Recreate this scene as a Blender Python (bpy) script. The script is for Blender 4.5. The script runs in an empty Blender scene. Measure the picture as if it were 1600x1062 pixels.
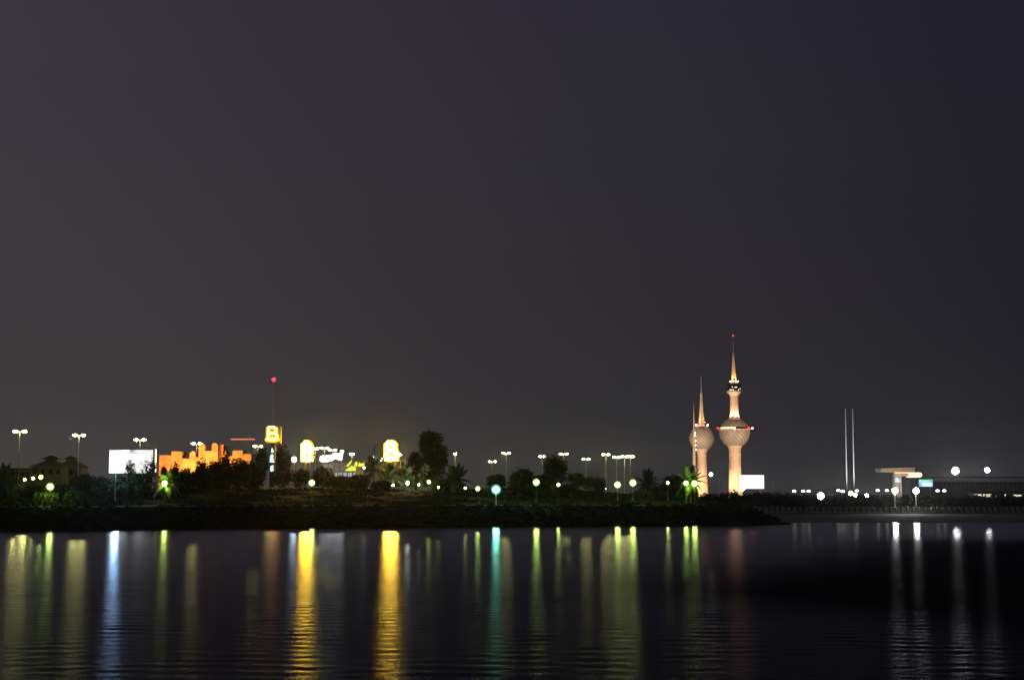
import bpy, math, random
import numpy as np
from mathutils import Vector, Matrix

random.seed(7)
S = bpy.context.scene
COL = S.collection
PI = math.pi
R = math.radians

# ------------------------------------------------------------------ camera
F_PX, HOR = 2444.0, 770.0            # focal length and horizon row, in pixels of a 1600 x 1062 frame
CAM_Z = 6.0
PITCH = math.atan((HOR - 531.0) / F_PX)
cam_data = bpy.data.cameras.new('camera')
cam_data.sensor_width = 36.0
cam_data.lens = 36.0 * F_PX / 1600.0
cam_data.clip_start = 0.5
cam_data.clip_end = 12000.0
cam = bpy.data.objects.new('camera', cam_data)
COL.objects.link(cam)
cam.location = (0, 0, CAM_Z)
cam.rotation_euler = (PI / 2 + PITCH, 0, 0)
S.camera = cam

# ------------------------------------------------------------------ night sky
world = bpy.data.worlds.new('World')
S.world = world
world.use_nodes = True
wn, wl = world.node_tree.nodes, world.node_tree.links
wn.clear()
w_out = wn.new('ShaderNodeOutputWorld')
w_bg = wn.new('ShaderNodeBackground')
w_tc = wn.new('ShaderNodeTexCoord')
w_sep = wn.new('ShaderNodeSeparateXYZ')
w_ramp = wn.new('ShaderNodeValToRGB')
w_az = wn.new('ShaderNodeMapRange')
w_mix = wn.new('ShaderNodeMix')
w_mix.data_type = 'RGBA'
w_mix.blend_type = 'MULTIPLY'
w_mix.inputs[0].default_value = 1.0
w_az2 = wn.new('ShaderNodeValToRGB')
e = w_ramp.color_ramp.elements
e[0].position = 0.0
e[0].color = (0.0420, 0.0400, 0.0420, 1)
k = w_ramp.color_ramp.elements.new(0.045)
k.color = (0.0325, 0.0305, 0.0345, 1)
e = w_ramp.color_ramp.elements
e[2].position = 1.0
e[2].color = (0.0120, 0.0115, 0.0200, 1)
k = w_ramp.color_ramp.elements.new(0.12)
k.color = (0.0310, 0.0280, 0.0335, 1)
k = w_ramp.color_ramp.elements.new(0.34)
k.color = (0.0262, 0.0232, 0.0362, 1)
# town on the left side of the view: its sky glow is warmer and a little brighter
e = w_az2.color_ramp.elements
e[0].position = 0.0
e[0].color = (1.74, 1.62, 1.50, 1)
e[1].position = 1.0
e[1].color = (0.38, 0.40, 0.50, 1)
kk_ = w_az2.color_ramp.elements.new(0.5)
kk_.color = (1.0, 1.0, 1.0, 1)
w_az.inputs['From Min'].default_value = -0.42
w_az.inputs['From Max'].default_value = 0.42
wl.new(w_tc.outputs['Generated'], w_sep.inputs[0])
wl.new(w_sep.outputs['Z'], w_ramp.inputs[0])
wl.new(w_sep.outputs['X'], w_az.inputs['Value'])
wl.new(w_az.outputs[0], w_az2.inputs[0])
wl.new(w_ramp.outputs[0], w_mix.inputs[6])
wl.new(w_az2.outputs[0], w_mix.inputs[7])
wl.new(w_mix.outputs[2], w_bg.inputs['Color'])
w_bg.inputs['Strength'].default_value = 1.0
wl.new(w_bg.outputs[0], w_out.inputs['Surface'])

# ------------------------------------------------------------------ render settings
S.render.engine = 'CYCLES'
S.view_settings.view_transform = 'Standard'
S.view_settings.look = 'None'
S.view_settings.exposure = 0.0
S.view_settings.gamma = 1.0
S.cycles.use_denoising = True
S.cycles.use_adaptive_sampling = False
S.cycles.max_bounces = 5
S.cycles.diffuse_bounces = 2
S.cycles.glossy_bounces = 3
S.cycles.transmission_bounces = 3
S.cycles.volume_bounces = 0
S.cycles.sample_clamp_indirect = 0.0
S.cycles.sample_clamp_direct = 0.0
S.cycles.use_light_tree = True

# ------------------------------------------------------------------ helpers
SP, CP = math.sin(PITCH), math.cos(PITCH)


def P(x, y, depth):
    """world point that stands at photo pixel (x, y) and at world depth Y = depth"""
    u, v = (x - 800.0) / F_PX, (531.0 - y) / F_PX
    dy, dz = CP - v * SP, SP + v * CP
    t = depth / dy
    return Vector((u * t, depth, CAM_Z + dz * t))


def PX(x, depth):
    return P(x, HOR, depth).x


def PZ(y, depth):
    return P(800, y, depth).z


class MB:
    def __init__(self):
        self.v, self.f = [], []

    def add(self, vs, fs):
        o = len(self.v)
        self.v += [tuple(p) for p in vs]
        self.f += [tuple(i + o for i in q) for q in fs]
        return self

    def box(self, x0, x1, y0, y1, z0, z1, m=None):
        vs = [Vector((x, y, z)) for z in (z0, z1) for y in (y0, y1) for x in (x0, x1)]
        if m is not None:
            vs = [m @ p for p in vs]
        return self.add(vs, [(0, 2, 3, 1), (4, 5, 7, 6), (0, 1, 5, 4), (2, 6, 7, 3), (0, 4, 6, 2), (1, 3, 7, 5)])

    def taper(self, x0, x1, y0, y1, z0, z1, k, ky=None):
        """box whose top is scaled by k about its middle"""
        ky = k if ky is None else ky
        cx, cy = (x0 + x1) / 2, (y0 + y1) / 2
        hx, hy = (x1 - x0) / 2, (y1 - y0) / 2
        vs = []
        for z, a, b in ((z0, 1, 1), (z1, k, ky)):
            vs += [(cx - hx * a, cy - hy * b, z), (cx + hx * a, cy - hy * b, z), (cx - hx * a, cy + hy * b, z), (cx + hx * a, cy + hy * b, z)]
        return self.add(vs, [(0, 2, 3, 1), (4, 5, 7, 6), (0, 1, 5, 4), (2, 6, 7, 3), (0, 4, 6, 2), (1, 3, 7, 5)])

    def lathe(self, prof, n=16, c=(0, 0, 0)):
        vs, fs = [], []
        for (r, z) in prof:
            for i in range(n):
                a = 2 * PI * i / n
                vs.append((c[0] + r * math.cos(a), c[1] + r * math.sin(a), c[2] + z))
        for j in range(len(prof) - 1):
            for i in range(n):
                a, b = j * n + i, j * n + (i + 1) % n
                fs.append((a, b, b + n, a + n))
        fs.append(tuple(range(n - 1, -1, -1)))
        fs.append(tuple(range((len(prof) - 1) * n, len(prof) * n)))
        return self.add(vs, fs)

    def ball(self, c, rx, ry=None, rz=None, n=12, m=7):
        ry = rx if ry is None else ry
        rz = rx if rz is None else rz
        vs, fs = [(c[0], c[1], c[2] - rz)], []
        for j in range(1, m):
            t = -PI / 2 + PI * j / m
            for i in range(n):
                a = 2 * PI * i / n
                vs.append((c[0] + rx * math.cos(t) * math.cos(a), c[1] + ry * math.cos(t) * math.sin(a), c[2] + rz * math.sin(t)))
        vs.append((c[0], c[1], c[2] + rz))
        for i in range(n):
            fs.append((0, 1 + (i + 1) % n, 1 + i))
            for j in range(m - 2):
                a, b = 1 + j * n + i, 1 + j * n + (i + 1) % n
                fs.append((a, b, b + n, a + n))
            k = 1 + (m - 2) * n
            fs.append((k + i, k + (i + 1) % n, len(vs) - 1))
        return self.add(vs, fs)

    def tube(self, pts, rad, n=6, closed=False):
        pts = [Vector(p) for p in pts]
        rr = rad if isinstance(rad, (list, tuple)) else [rad] * len(pts)
        vs, fs = [], []
        N = len(pts)
        for k, p in enumerate(pts):
            if closed:
                d = pts[(k + 1) % N] - pts[k - 1]
            else:
                d = pts[min(k + 1, N - 1)] - pts[max(k - 1, 0)]
            d.normalize()
            a = d.cross(Vector((0, 0, 1)))
            if a.length < 1e-3:
                a = d.cross(Vector((1, 0, 0)))
            a.normalize()
            b = d.cross(a)
            for i in range(n):
                t = 2 * PI * i / n
                vs.append(p + (a * math.cos(t) + b * math.sin(t)) * rr[k])
        for k in range(N if closed else N - 1):
            for i in range(n):
                q, w = k * n + i, k * n + (i + 1) % n
                q2, w2 = (((k + 1) % N) * n + i), (((k + 1) % N) * n + (i + 1) % n)
                fs.append((q, w, w2, q2))
        if not closed:
            fs.append(tuple(range(n - 1, -1, -1)))
            fs.append(tuple(range((N - 1) * n, N * n)))
        return self.add(vs, fs)

    def prism(self, poly, y0, y1):
        """outline in the xz plane given thickness from y0 to y1"""
        n = len(poly)
        vs = [(x, y0, z) for x, z in poly] + [(x, y1, z) for x, z in poly]
        fs = [tuple(range(n)), tuple(range(2 * n - 1, n - 1, -1))]
        for i in range(n):
            j = (i + 1) % n
            fs.append((i, i + n, j + n, j))
        return self.add(vs, fs)

    def mesh(self, name, mat, smooth=False):
        me = bpy.data.meshes.new(name)
        me.from_pydata(self.v, [], self.f)
        me.materials.append(mat)
        if smooth:
            for p in me.polygons:
                p.use_smooth = True
        me.update()
        return me

    def build(self, name, mat, parent=None, loc=(0, 0, 0), rz=0.0, smooth=False):
        return link(name, self.mesh(name, mat, smooth), parent, loc, rz)


def link(name, me, parent=None, loc=(0, 0, 0), rz=0.0):
    o = bpy.data.objects.new(name, me)
    COL.objects.link(o)
    o.parent = parent
    o.location = loc
    o.rotation_euler = (0, 0, rz)
    return o


def tag(o, label=None, cat=None, group=None, kind=None):
    if label:
        o['label'] = label
    if cat:
        o['category'] = cat
    if group:
        o['group'] = group
    if kind:
        o['kind'] = kind
    return o


def thing(name, label, cat, loc=(0, 0, 0), rz=0.0, group=None):
    return tag(link(name, None, None, loc, rz), label, cat, group)


def copy_tree(o, parent=None):
    c = o.copy()
    COL.objects.link(c)
    c.parent = parent
    for ch in list(o.children):
        copy_tree(ch, c)
    return c


def light(kind, name, parent, loc, power, color, radius=0.3, target=None, angle=60, blend=0.6):
    d = bpy.data.lights.new(name, kind)
    d.energy = power
    d.color = color
    d.shadow_soft_size = radius
    o = bpy.data.objects.new(name, d)
    COL.objects.link(o)
    o.parent = parent
    o.location = loc
    if kind == 'SPOT':
        d.spot_size = R(angle)
        d.spot_blend = blend
        base = Vector(loc) + (Vector(parent.location) if parent else Vector())
        o.rotation_euler = (Vector(target) - base).to_track_quat('-Z', 'Y').to_euler()
    return o


# ------------------------------------------------------------------ materials
def nodes_of(m):
    m.use_nodes = True
    nt = m.node_tree
    return nt.nodes, nt.links, nt.nodes['Principled BSDF']


def mat(name, color, rough=0.7, var=0.25, scale=2.0, metal=0.0, bump=0.0, spec=0.4):
    m = bpy.data.materials.new(name)
    n, l, b = nodes_of(m)
    b.inputs['Roughness'].default_value = rough
    b.inputs['Metallic'].default_value = metal
    b.inputs['Specular IOR Level'].default_value = spec
    g = n.new('ShaderNodeNewGeometry')
    t = n.new('ShaderNodeTexNoise')
    t.inputs['Scale'].default_value = scale
    t.inputs['Detail'].default_value = 4
    l.new(g.outputs['Position'], t.inputs['Vector'])
    r = n.new('ShaderNodeValToRGB')
    r.color_ramp.elements[0].position = 0.3
    r.color_ramp.elements[1].position = 0.7
    r.color_ramp.elements[0].color = tuple(c * (1 - var) for c in color) + (1,)
    r.color_ramp.elements[1].color = tuple(min(1, c * (1 + var)) for c in color) + (1,)
    l.new(t.outputs['Fac'], r.inputs[0])
    l.new(r.outputs[0], b.inputs['Base Color'])
    if bump:
        bp = n.new('ShaderNodeBump')
        bp.inputs['Strength'].default_value = 0.6
        bp.inputs['Distance'].default_value = bump
        l.new(t.outputs['Fac'], bp.inputs['Height'])
        l.new(bp.outputs[0], b.inputs['Normal'])
    return m


def emit(name, color, strength, base=(0.6, 0.6, 0.6), sampling=None):
    sampling = sampling or ('AUTO' if strength >= 50 else 'NONE')      # dim glass is found by the paths themselves
    m = bpy.data.materials.new(name)
    n, l, b = nodes_of(m)
    b.inputs['Base Color'].default_value = tuple(base) + (1,)
    b.inputs['Emission Color'].default_value = tuple(color) + (1,)
    b.inputs['Emission Strength'].default_value = strength
    b.inputs['Roughness'].default_value = 0.4
    m.cycles.emission_sampling = sampling
    return m


M = {
    'galv': mat('galvanised_steel', (0.42, 0.42, 0.40), 0.45, 0.15, 3, 0.3),
    'dark_steel': mat('dark_painted_steel', (0.05, 0.05, 0.055), 0.5, 0.2, 3),
    'green_steel': mat('green_painted_steel', (0.05, 0.14, 0.09), 0.5, 0.2, 3),
    'concrete': mat('concrete', (0.34, 0.33, 0.31), 0.85, 0.25, 1.5, bump=0.02),
    'tower_concrete': mat('tower_concrete', (0.52, 0.47, 0.42), 0.7, 0.12, 0.25),
    'plaster': mat('pale_plaster', (0.26, 0.24, 0.21), 0.85, 0.15, 0.6),
    'house': mat('grey_house_plaster', (0.13, 0.12, 0.10), 0.85, 0.15, 0.6),
    'shade_wall': mat('dark_green_wall', (0.035, 0.04, 0.035), 0.85, 0.2, 0.6),
    'adobe': mat('adobe_plaster', (0.46, 0.29, 0.17), 0.85, 0.32, 0.5, bump=0.05),
    'brick': mat('red_brown_masonry', (0.24, 0.12, 0.08), 0.85, 0.3, 2.0),
    'roof': mat('dark_roof_tiles', (0.09, 0.075, 0.065), 0.8, 0.25, 1.5),
    'glass': mat('dark_window_glass', (0.02, 0.025, 0.03), 0.15, 0.2, 1),
    'white': mat('white_paint', (0.75, 0.75, 0.73), 0.5, 0.08, 1),
    'red': mat('red_paint', (0.5, 0.04, 0.05), 0.5, 0.15, 1),
    'yellow_board': mat('yellow_board', (0.55, 0.36, 0.05), 0.6, 0.1, 1),
    'bark': mat('bark', (0.10, 0.075, 0.05), 0.9, 0.35, 4, bump=0.05),
    'palm_bark': mat('palm_bark', (0.15, 0.11, 0.075), 0.9, 0.35, 5, bump=0.05),
    'leaf_a': mat('dark_foliage', (0.055, 0.082, 0.030), 0.7, 0.45, 0.9),
    'leaf_b': mat('olive_foliage', (0.10, 0.12, 0.035), 0.7, 0.4, 0.9),
    'leaf_c': mat('deep_foliage', (0.022, 0.036, 0.018), 0.8, 0.45, 0.8),
    'frond': mat('palm_frond', (0.085, 0.14, 0.04), 0.55, 0.35, 1.2),
    'grass': mat('grass_ground', (0.014, 0.016, 0.008), 0.95, 0.4, 0.25, bump=0.1),
    'rock': mat('wet_dark_rock', (0.018, 0.017, 0.016), 0.85, 0.45, 0.7, bump=0.15),
    'sand': mat('wet_beach_sand', (0.14, 0.125, 0.105), 0.8, 0.3, 0.3, bump=0.05),
    'paving': mat('promenade_paving', (0.30, 0.28, 0.25), 0.85, 0.2, 0.8),
    'asphalt': mat('asphalt', (0.05, 0.05, 0.05), 0.85, 0.2, 1.0),
}


# ------------------------------------------------------------------ water
def water_material():
    m = bpy.data.materials.new('night_sea_water')
    m.use_nodes = True
    n, l = m.node_tree.nodes, m.node_tree.links
    n.clear()
    out = n.new('ShaderNodeOutputMaterial')
    g = n.new('ShaderNodeNewGeometry')
    pos = g.outputs['Position']

    def noise(scale, detail=4, rough=0.5, sxyz=(1, 1, 1)):
        mp_ = n.new('ShaderNodeMapping')
        mp_.inputs['Scale'].default_value = sxyz
        l.new(pos, mp_.inputs['Vector'])
        t = n.new('ShaderNodeTexNoise')
        t.inputs['Scale'].default_value = scale
        t.inputs['Detail'].default_value = detail
        t.inputs['Roughness'].default_value = rough
        l.new(mp_.outputs[0], t.inputs['Vector'])
        return t.outputs['Fac']

    def math_(op, a, b_=None, c=None):
        t = n.new('ShaderNodeMath')
        t.operation = op
        for k, v in enumerate((a, b_, c)):
            if v is None:
                continue
            if isinstance(v, (int, float)):
                t.inputs[k].default_value = v
            else:
                l.new(v, t.inputs[k])
        return t.outputs[0]

    def mapr(v, a, b_, c, d, smooth=True):
        t = n.new('ShaderNodeMapRange')
        if smooth:
            t.interpolation_type = 'SMOOTHSTEP'
        for k, q in zip(('From Min', 'From Max', 'To Min', 'To Max'), (a, b_, c, d)):
            t.inputs[k].default_value = q
        l.new(v, t.inputs['Value'])
        return t.outputs[0]

    sep = n.new('ShaderNodeSeparateXYZ')
    l.new(pos, sep.inputs[0])
    # open water is ruffled by the breeze, the water under the lee of the shore is calmer
    ruffle = mapr(sep.outputs['Y'], 60, 250, WATER_NEAR, WATER_FAR, False)
    streak = noise(1.0, 5, 0.55, (0.015, 0.10, 1))
    ruffle = math_('MULTIPLY', ruffle, mapr(streak, 0.3, 0.7, 0.96, 1.025, False))
    # a wind-ruffled dark patch off the beach, with a wandering edge
    X_, Y_ = sep.outputs['X'], sep.outputs['Y']
    top = math_('ADD', mapr(X_, 5, 50, 92, 198, False), mapr(X_, 50, 100, 0, 18, False))
    bot = mapr(X_, 4, 22, 104, 62, False)
    wob = math_('MULTIPLY_ADD', noise(0.03, 4, 0.55, (0.5, 1, 1)), 34.0, -17.0)
    inside = math_('MULTIPLY', mapr(math_('ADD', math_('SUBTRACT', top, Y_), wob), -26, 26, 0, 1),
                   mapr(math_('ADD', math_('SUBTRACT', Y_, bot), wob), -22, 26, 0, 1))
    open_ = math_('SUBTRACT', 1.0, inside)
    mx = n.new('ShaderNodeMix')
    mx.data_type = 'FLOAT'
    mx.inputs[2].default_value = 0.268
    l.new(open_, mx.inputs[0])
    l.new(ruffle, mx.inputs[3])
    refl = math_('MULTIPLY', mapr(Y_, 60, 250, 0.36, 0.98, False), mapr(open_, 0, 1, 0.15, 1.0, False))
    gl = n.new('ShaderNodeBsdfAnisotropic')
    gl.distribution = 'BECKMANN'
    gl.inputs['Color'].default_value = (0.92, 0.94, 1.0, 1)
    gl.inputs['Anisotropy'].default_value = WATER_ANISO
    l.new(mx.outputs[0], gl.inputs['Roughness'])
    tn = n.new('ShaderNodeCombineXYZ')          # wave crests run parallel to the shore
    tn.inputs[0].default_value = 1.0
    l.new(tn.outputs[0], gl.inputs['Tangent'])
    df = n.new('ShaderNodeBsdfDiffuse')
    df.inputs['Color'].default_value = (0.003, 0.004, 0.006, 1)
    fr = n.new('ShaderNodeFresnel')
    fr.inputs['IOR'].default_value = 1.333
    ms = n.new('ShaderNodeMixShader')
    l.new(math_('MULTIPLY', fr.outputs[0], refl), ms.inputs[0])
    l.new(df.outputs[0], ms.inputs[1])
    l.new(gl.outputs[0], ms.inputs[2])
    l.new(ms.outputs[0], out.inputs['Surface'])
    return m


WATER_NEAR, WATER_FAR, WATER_ANISO = 0.262, 0.20, 0.40


def wave_height(X, Y):
    """sum of many small wind waves whose crests run roughly along the shore"""
    rg = np.random.RandomState(21)
    z = np.zeros_like(X)
    for i in range(46):
        lam = 0.55 * 4.2 ** rg.rand()
        ang = rg.normal(0, 0.34)
        k = 2 * PI / lam
        ph = rg.rand() * 2 * PI
        far = np.clip((lam / (Y * 0.0028) - 2.0) / 5.0, 0, 1)      # too fine for the mesh far out: left to the roughness there
        z += far * WAVE_SLOPE * lam / (2 * PI) / 4.8 * np.sin(k * (np.sin(ang) * X + np.cos(ang) * Y) + ph)
    # gusts: the ripples swell and die away in patches
    g = 0.75 + 0.25 * np.sin(X * 0.035 + 1.1 * np.sin(Y * 0.05)) * np.sin(Y * 0.06 + 0.9 * np.sin(X * 0.045))
    return z * g


def water_mesh():
    ys = [34.0]
    while ys[-1] < 335:
        ys.append(ys[-1] + ys[-1] * 0.0028)
    ys = np.array(ys)
    us = np.linspace(-0.50, 0.50, 380)
    U, Yg = np.meshgrid(us, ys)
    Xg = U * Yg
    Z = wave_height(Xg, Yg)
    Z *= np.clip((335 - Yg) / 40, 0, 1) * np.clip((0.5 - np.abs(U)) / 0.03, 0, 1) * np.clip((Yg - 34) / 3, 0, 1)
    nr, nc = Xg.shape
    co = np.stack([Xg, Yg, Z], -1).reshape(-1, 3)
    idx = np.arange(nr * nc).reshape(nr, nc)
    q = np.stack([idx[:-1, :-1], idx[:-1, 1:], idx[1:, 1:], idx[1:, :-1]], -1).reshape(-1, 4)
    # flat sea all round the rippled sheet, joined edge to edge
    L, F_, N_ = 1500.0, 4300.0, -60.0
    k0 = len(co)
    ext = [(-L, N_, 0), (L, N_, 0), (L, F_, 0), (-L, F_, 0), (-L, 34.0, 0), (L, 34.0, 0), (-L, ys[-1], 0), (L, ys[-1], 0)]
    co = np.concatenate([co, np.array(ext)])
    polys = [list(map(int, r_)) for r_ in q]
    first, last = list(map(int, idx[0])), list(map(int, idx[-1]))
    left, right = list(map(int, idx[:, 0])), list(map(int, idx[:, -1]))
    polys.append([k0, k0 + 1, k0 + 5] + first[::-1] + [k0 + 4])
    polys.append([k0 + 6] + last + [k0 + 7, k0 + 2, k0 + 3])
    polys.append([k0 + 4] + left + [k0 + 6])
    polys.append([k0 + 5, k0 + 7] + right[::-1])
    me = bpy.data.meshes.new('water')
    me.from_pydata([tuple(map(float, c)) for c in co], [], polys)
    me.polygons.foreach_set('use_smooth', [True] * (len(polys) - 4) + [False] * 4)
    me.materials.append(water_material())
    me.update()
    return me


WAVE_SLOPE = 0.038
water = link('water', water_mesh())
tag(water, 'dark rippled sea with long reflections of the shore lights', kind='structure')

# ------------------------------------------------------------------ land
SHORE = [(-300, 212), (-160, 226), (-82, 250), (-45, 271), (0, 285), (30, 292), (58, 302), (62, 306)]


def lerp_table(tab, x):
    if x <= tab[0][0]:
        return tab[0][1]
    for (a, b), (c, d) in zip(tab, tab[1:]):
        if x <= c:
            return b + (d - b) * (x - a) / (c - a)
    return tab[-1][1]


PROFILE = [(0, -0.4), (1.0, 0.2), (3, 1.3), (7, 3.0), (9.5, 3.65), (16, 3.75), (40, 4.2), (150, 7.4), (420, 7.4), (520, 2.0)]


def zland(X, Y):
    t = Y - lerp_table(SHORE, X)
    z = lerp_table(PROFILE, t)
    if z > 3.65:
        z = 3.65 + (z - 3.65) * lerp_table([(10, 1.0), (34, 0.55), (60, 0.1)], X)
    tip = lerp_table([(40, 1.0), (45, 0.9), (49, 0.64), (52, 0.3), (54, 0.1), (55, 0.0)], X)
    return -0.4 + (z + 0.4) * tip


def zmain(X, Y):
    # mainland beach and esplanade on the right-hand side
    return lerp_table([(300, -0.5), (318, 0.0), (330, 0.16), (421, 0.42), (424.9, 0.45), (425.1, 1.95), (900, 2.2), (4300, 2.2)], Y)


def zground(X, Y):
    return max(zland(X, Y) if X < 61.5 else -9, zmain(X, Y) if (X > 40 or Y > 760) else -9)


def sheet(name, xs, ts, fn, material, jit=0.0):
    mb = MB()
    vs, fs = [], []
    rnd = random.Random(3)
    for t in ts:
        for x in xs:
            p = list(fn(x, t))
            if jit:
                p[2] += rnd.uniform(-jit, jit)
            vs.append(p)
    nx = len(xs)
    for j in range(len(ts) - 1):
        for i in range(nx - 1):
            fs.append((j * nx + i, j * nx + i + 1, (j + 1) * nx + i + 1, (j + 1) * nx + i))
    mb.add(vs, fs)
    return mb.build(name, material, smooth=True)


xs = [-300 + 5 * i for i in range(64)] + [20 + 1.5 * i for i in range(28)] + [61.5]
ts = [0, 1, 2, 3, 4.5, 6, 7, 8, 9.5, 12, 16, 22, 30, 40, 60, 80, 100, 125, 150, 200, 300, 420, 470, 520]
headland = sheet('headland_ground', xs, ts, lambda x, t: (x, lerp_table(SHORE, x) + t, zland(x, lerp_table(SHORE, x) + t)), M['grass'], 0.06)
tag(headland, 'dark grassy headland rising from the water', kind='structure')

xs2 = [40 + 4 * i for i in range(60)] + [290 + 60 * i for i in range(24)]
ts2 = [300, 310, 318, 324, 330, 350, 375, 400, 421, 424.9]
beach = sheet('beach', xs2, ts2, lambda x, t: (x, t, zmain(x, t)), M['sand'], 0.03)
tag(beach, 'flat dark beach below the esplanade wall', kind='structure')
mainland = sheet('mainland_ground', [-1400 + 100 * i for i in range(31)], [760, 900, 1400, 2000, 3000, 4200], lambda x, t: (x, t, 2.05), M['grass'])
tag(mainland, 'flat dark ground reaching to the horizon', kind='structure')
esp = sheet('esplanade_ground', [30 + 30 * i for i in range(46)], [425.4, 500, 600, 770], lambda x, t: (x, t, 2.0 + 0.0), M['paving'])
tag(esp, 'paved esplanade ground behind the sea wall', kind='structure')


def strip(name, pts, w, h, material, dz=0.03):
    """kerb-like strip that follows the headland ground"""
    mb = MB()
    for (xa, ta), (xb, tb) in zip(pts, pts[1:]):
        n = max(1, int(abs(xb - xa) / 4))
        for i in range(n):
            x0, x1 = xa + (xb - xa) * i / n, xa + (xb - xa) * (i + 1) / n
            y0 = lerp_table(SHORE, x0) + ta + (tb - ta) * i / n
            y1 = lerp_table(SHORE, x1) + ta + (tb - ta) * (i + 1) / n
            za, zb = zland(x0, y0) + dz, zland(x1, y1) + dz
            vs = [(x0, y0, za - 0.4), (x1, y1, zb - 0.4), (x1, y1 + w, zb - 0.4), (x0, y0 + w, za - 0.4),
                  (x0, y0, za + h), (x1, y1, zb + h), (x1, y1 + w, zb + h), (x0, y0 + w, za + h)]
            mb.add(vs, [(0, 3, 2, 1), (4, 5, 6, 7), (0, 1, 5, 4), (2, 3, 7, 6), (0, 4, 7, 3), (1, 2, 6, 5)])
    return mb.build(name, material)


path = strip('shore_path', [(-150, 13), (50, 13)], 2.6, 0.02, M['paving'], 0.08)
tag(path, 'pale paved path along the top of the rocky bank', kind='structure')

# boulders on the bank of the headland: uncountable in the dark
rb = MB()
rnd = random.Random(11)
for i in range(2600):
    X = rnd.uniform(-170, 54.0)
    t = rnd.uniform(0.2, 9.8)
    Y = lerp_table(SHORE, X) + t
    z = zland(X, Y)
    r = rnd.uniform(0.22, 0.62)
    vs = []
    for sx, sy, sz in ((1, 0, 0), (-1, 0, 0), (0, 1, 0), (0, -1, 0), (0, 0, 1), (0, 0, -1), (.7, .7, .5), (-.7, .6, .55), (.6, -.75, .5), (-.7, -.7, .45)):
        k = r * rnd.uniform(0.75, 1.15)
        vs.append((X + sx * k * 1.2, Y + sy * k, z + sz * k * 0.75 + 0.05))
    rb.add(vs, [(0, 6, 4), (6, 2, 4), (2, 7, 4), (7, 1, 4), (1, 9, 4), (9, 3, 4), (3, 8, 4), (8, 0, 4), (0, 5, 6), (6, 5, 2), (2, 5, 7), (7, 5, 1), (1, 5, 9), (9, 5, 3), (3, 5, 8), (8, 5, 0)])
tag(rb.build('bank_boulders', M['rock']), 'black boulders heaped along the bank of the headland', 'rocks', kind='stuff')

# knee-high dry scrub and grass over the slope, uncountable
gc = MB()
rnd = random.Random(17)
vs, fs = [], []
for i in range(34000):
    X = rnd.uniform(-150, 56)
    t = 16.5 + 120 * rnd.random() ** 1.5
    if 12.5 < t < 16.2:
        continue
    Y = lerp_table(SHORE, X) + t
    z = zland(X, Y) - 0.05
    h = rnd.uniform(0.25, 0.75) * (0.6 + 0.5 * math.sin(X * 0.31 + 1.3 * math.sin(Y * 0.17)))
    if h < 0.15:
        continue
    a = rnd.uniform(0, PI)
    w = rnd.uniform(0.12, 0.3)
    dx, dy = math.cos(a) * w, math.sin(a) * w
    lx, ly = rnd.uniform(-0.2, 0.2), rnd.uniform(-0.2, 0.2)
    o_ = len(vs)
    vs += [(X - dx, Y - dy, z), (X + dx, Y + dy, z), (X + dx * 0.7 + lx, Y + dy * 0.7 + ly, z + h), (X - dx * 0.8 + lx, Y - dy * 0.8 + ly, z + h * 0.8)]
    fs.append((o_, o_ + 1, o_ + 2, o_ + 3))
gc.add(vs, fs)
tag(gc.build('scrub_cover', M['leaf_c']), 'low dark scrub covering the slope of the headland', 'scrub', kind='stuff')

# slipway: pale edge beams running down the bank
sl = thing('slipway', 'concrete slipway with pale edge beams running down the dark bank', 'slipway', (PX(850, 290), 289, 0))
xo = sl.location.x
for dx, w in ((-2.4, 0.35), (2.6, 0.35)):
    mb = MB()
    pr = []
    for t in (0.3, 2, 4, 6, 8, 10.5):
        X = xo + dx - (t - 5) * 0.42
        Y = lerp_table(SHORE, X) + t
        pr.append((X - xo, Y - 289, zland(X, Y) + 0.42))
    for a, b in zip(pr, pr[1:]):
        mb.add([(a[0], a[1], a[2] - 1), (a[0] + w, a[1], a[2] - 1), (b[0] + w, b[1], b[2] - 1), (b[0], b[1], b[2] - 1),
                (a[0], a[1], a[2]), (a[0] + w, a[1], a[2]), (b[0] + w, b[1], b[2]), (b[0], b[1], b[2])],
               [(0, 3, 2, 1), (4, 5, 6, 7), (0, 1, 5, 4), (2, 3, 7, 6), (0, 4, 7, 3), (1, 2, 6, 5)])
    mb.build('edge_beam', M['rock'], sl)

# ------------------------------------------------------------------ sea wall on the right
wall = thing('sea_wall', 'low arched esplanade wall with pale ledge behind the beach', 'wall', (PX(1200, 424), 424, 0.42))
MB().box(-12, 400, 0.6, 1.4, -0.4, 0.62).build('plinth', M['concrete'], wall)
MB().box(-12, 400, 1.42, 1.9, -0.4, 1.62).build('retaining_wall', M['rock'], wall)
panel = MB()
panel.prism([(-0.62, 0.03), (0.62, 0.03), (0.42, 1.0), (0.22, 1.25), (-0.22, 1.25), (-0.42, 1.0)], 0.75, 1.3)
panel_me = panel.mesh('arch_panel', M['concrete'])
post_me = MB().box(-0.09, 0.09, -0.06, 0.06, 0, 0.85).mesh('post', M['dark_steel'])
ledge_me = MB().box(-0.68, 0.68, 0.05, 0.5, 0.30, 0.52).mesh('ledge_block', M['white'])
for i in range(48):
    x = -2 + 1.55 * i
    link('arch_panel', panel_me, wall, (x, 0, 0.62))
    link('post', post_me, wall, (x + 0.77, 0.15, 0))
    if i < 31 and i not in (7, 8, 22, 24):
        link('ledge_block', ledge_me, wall, (x, 0, 0))

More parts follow.
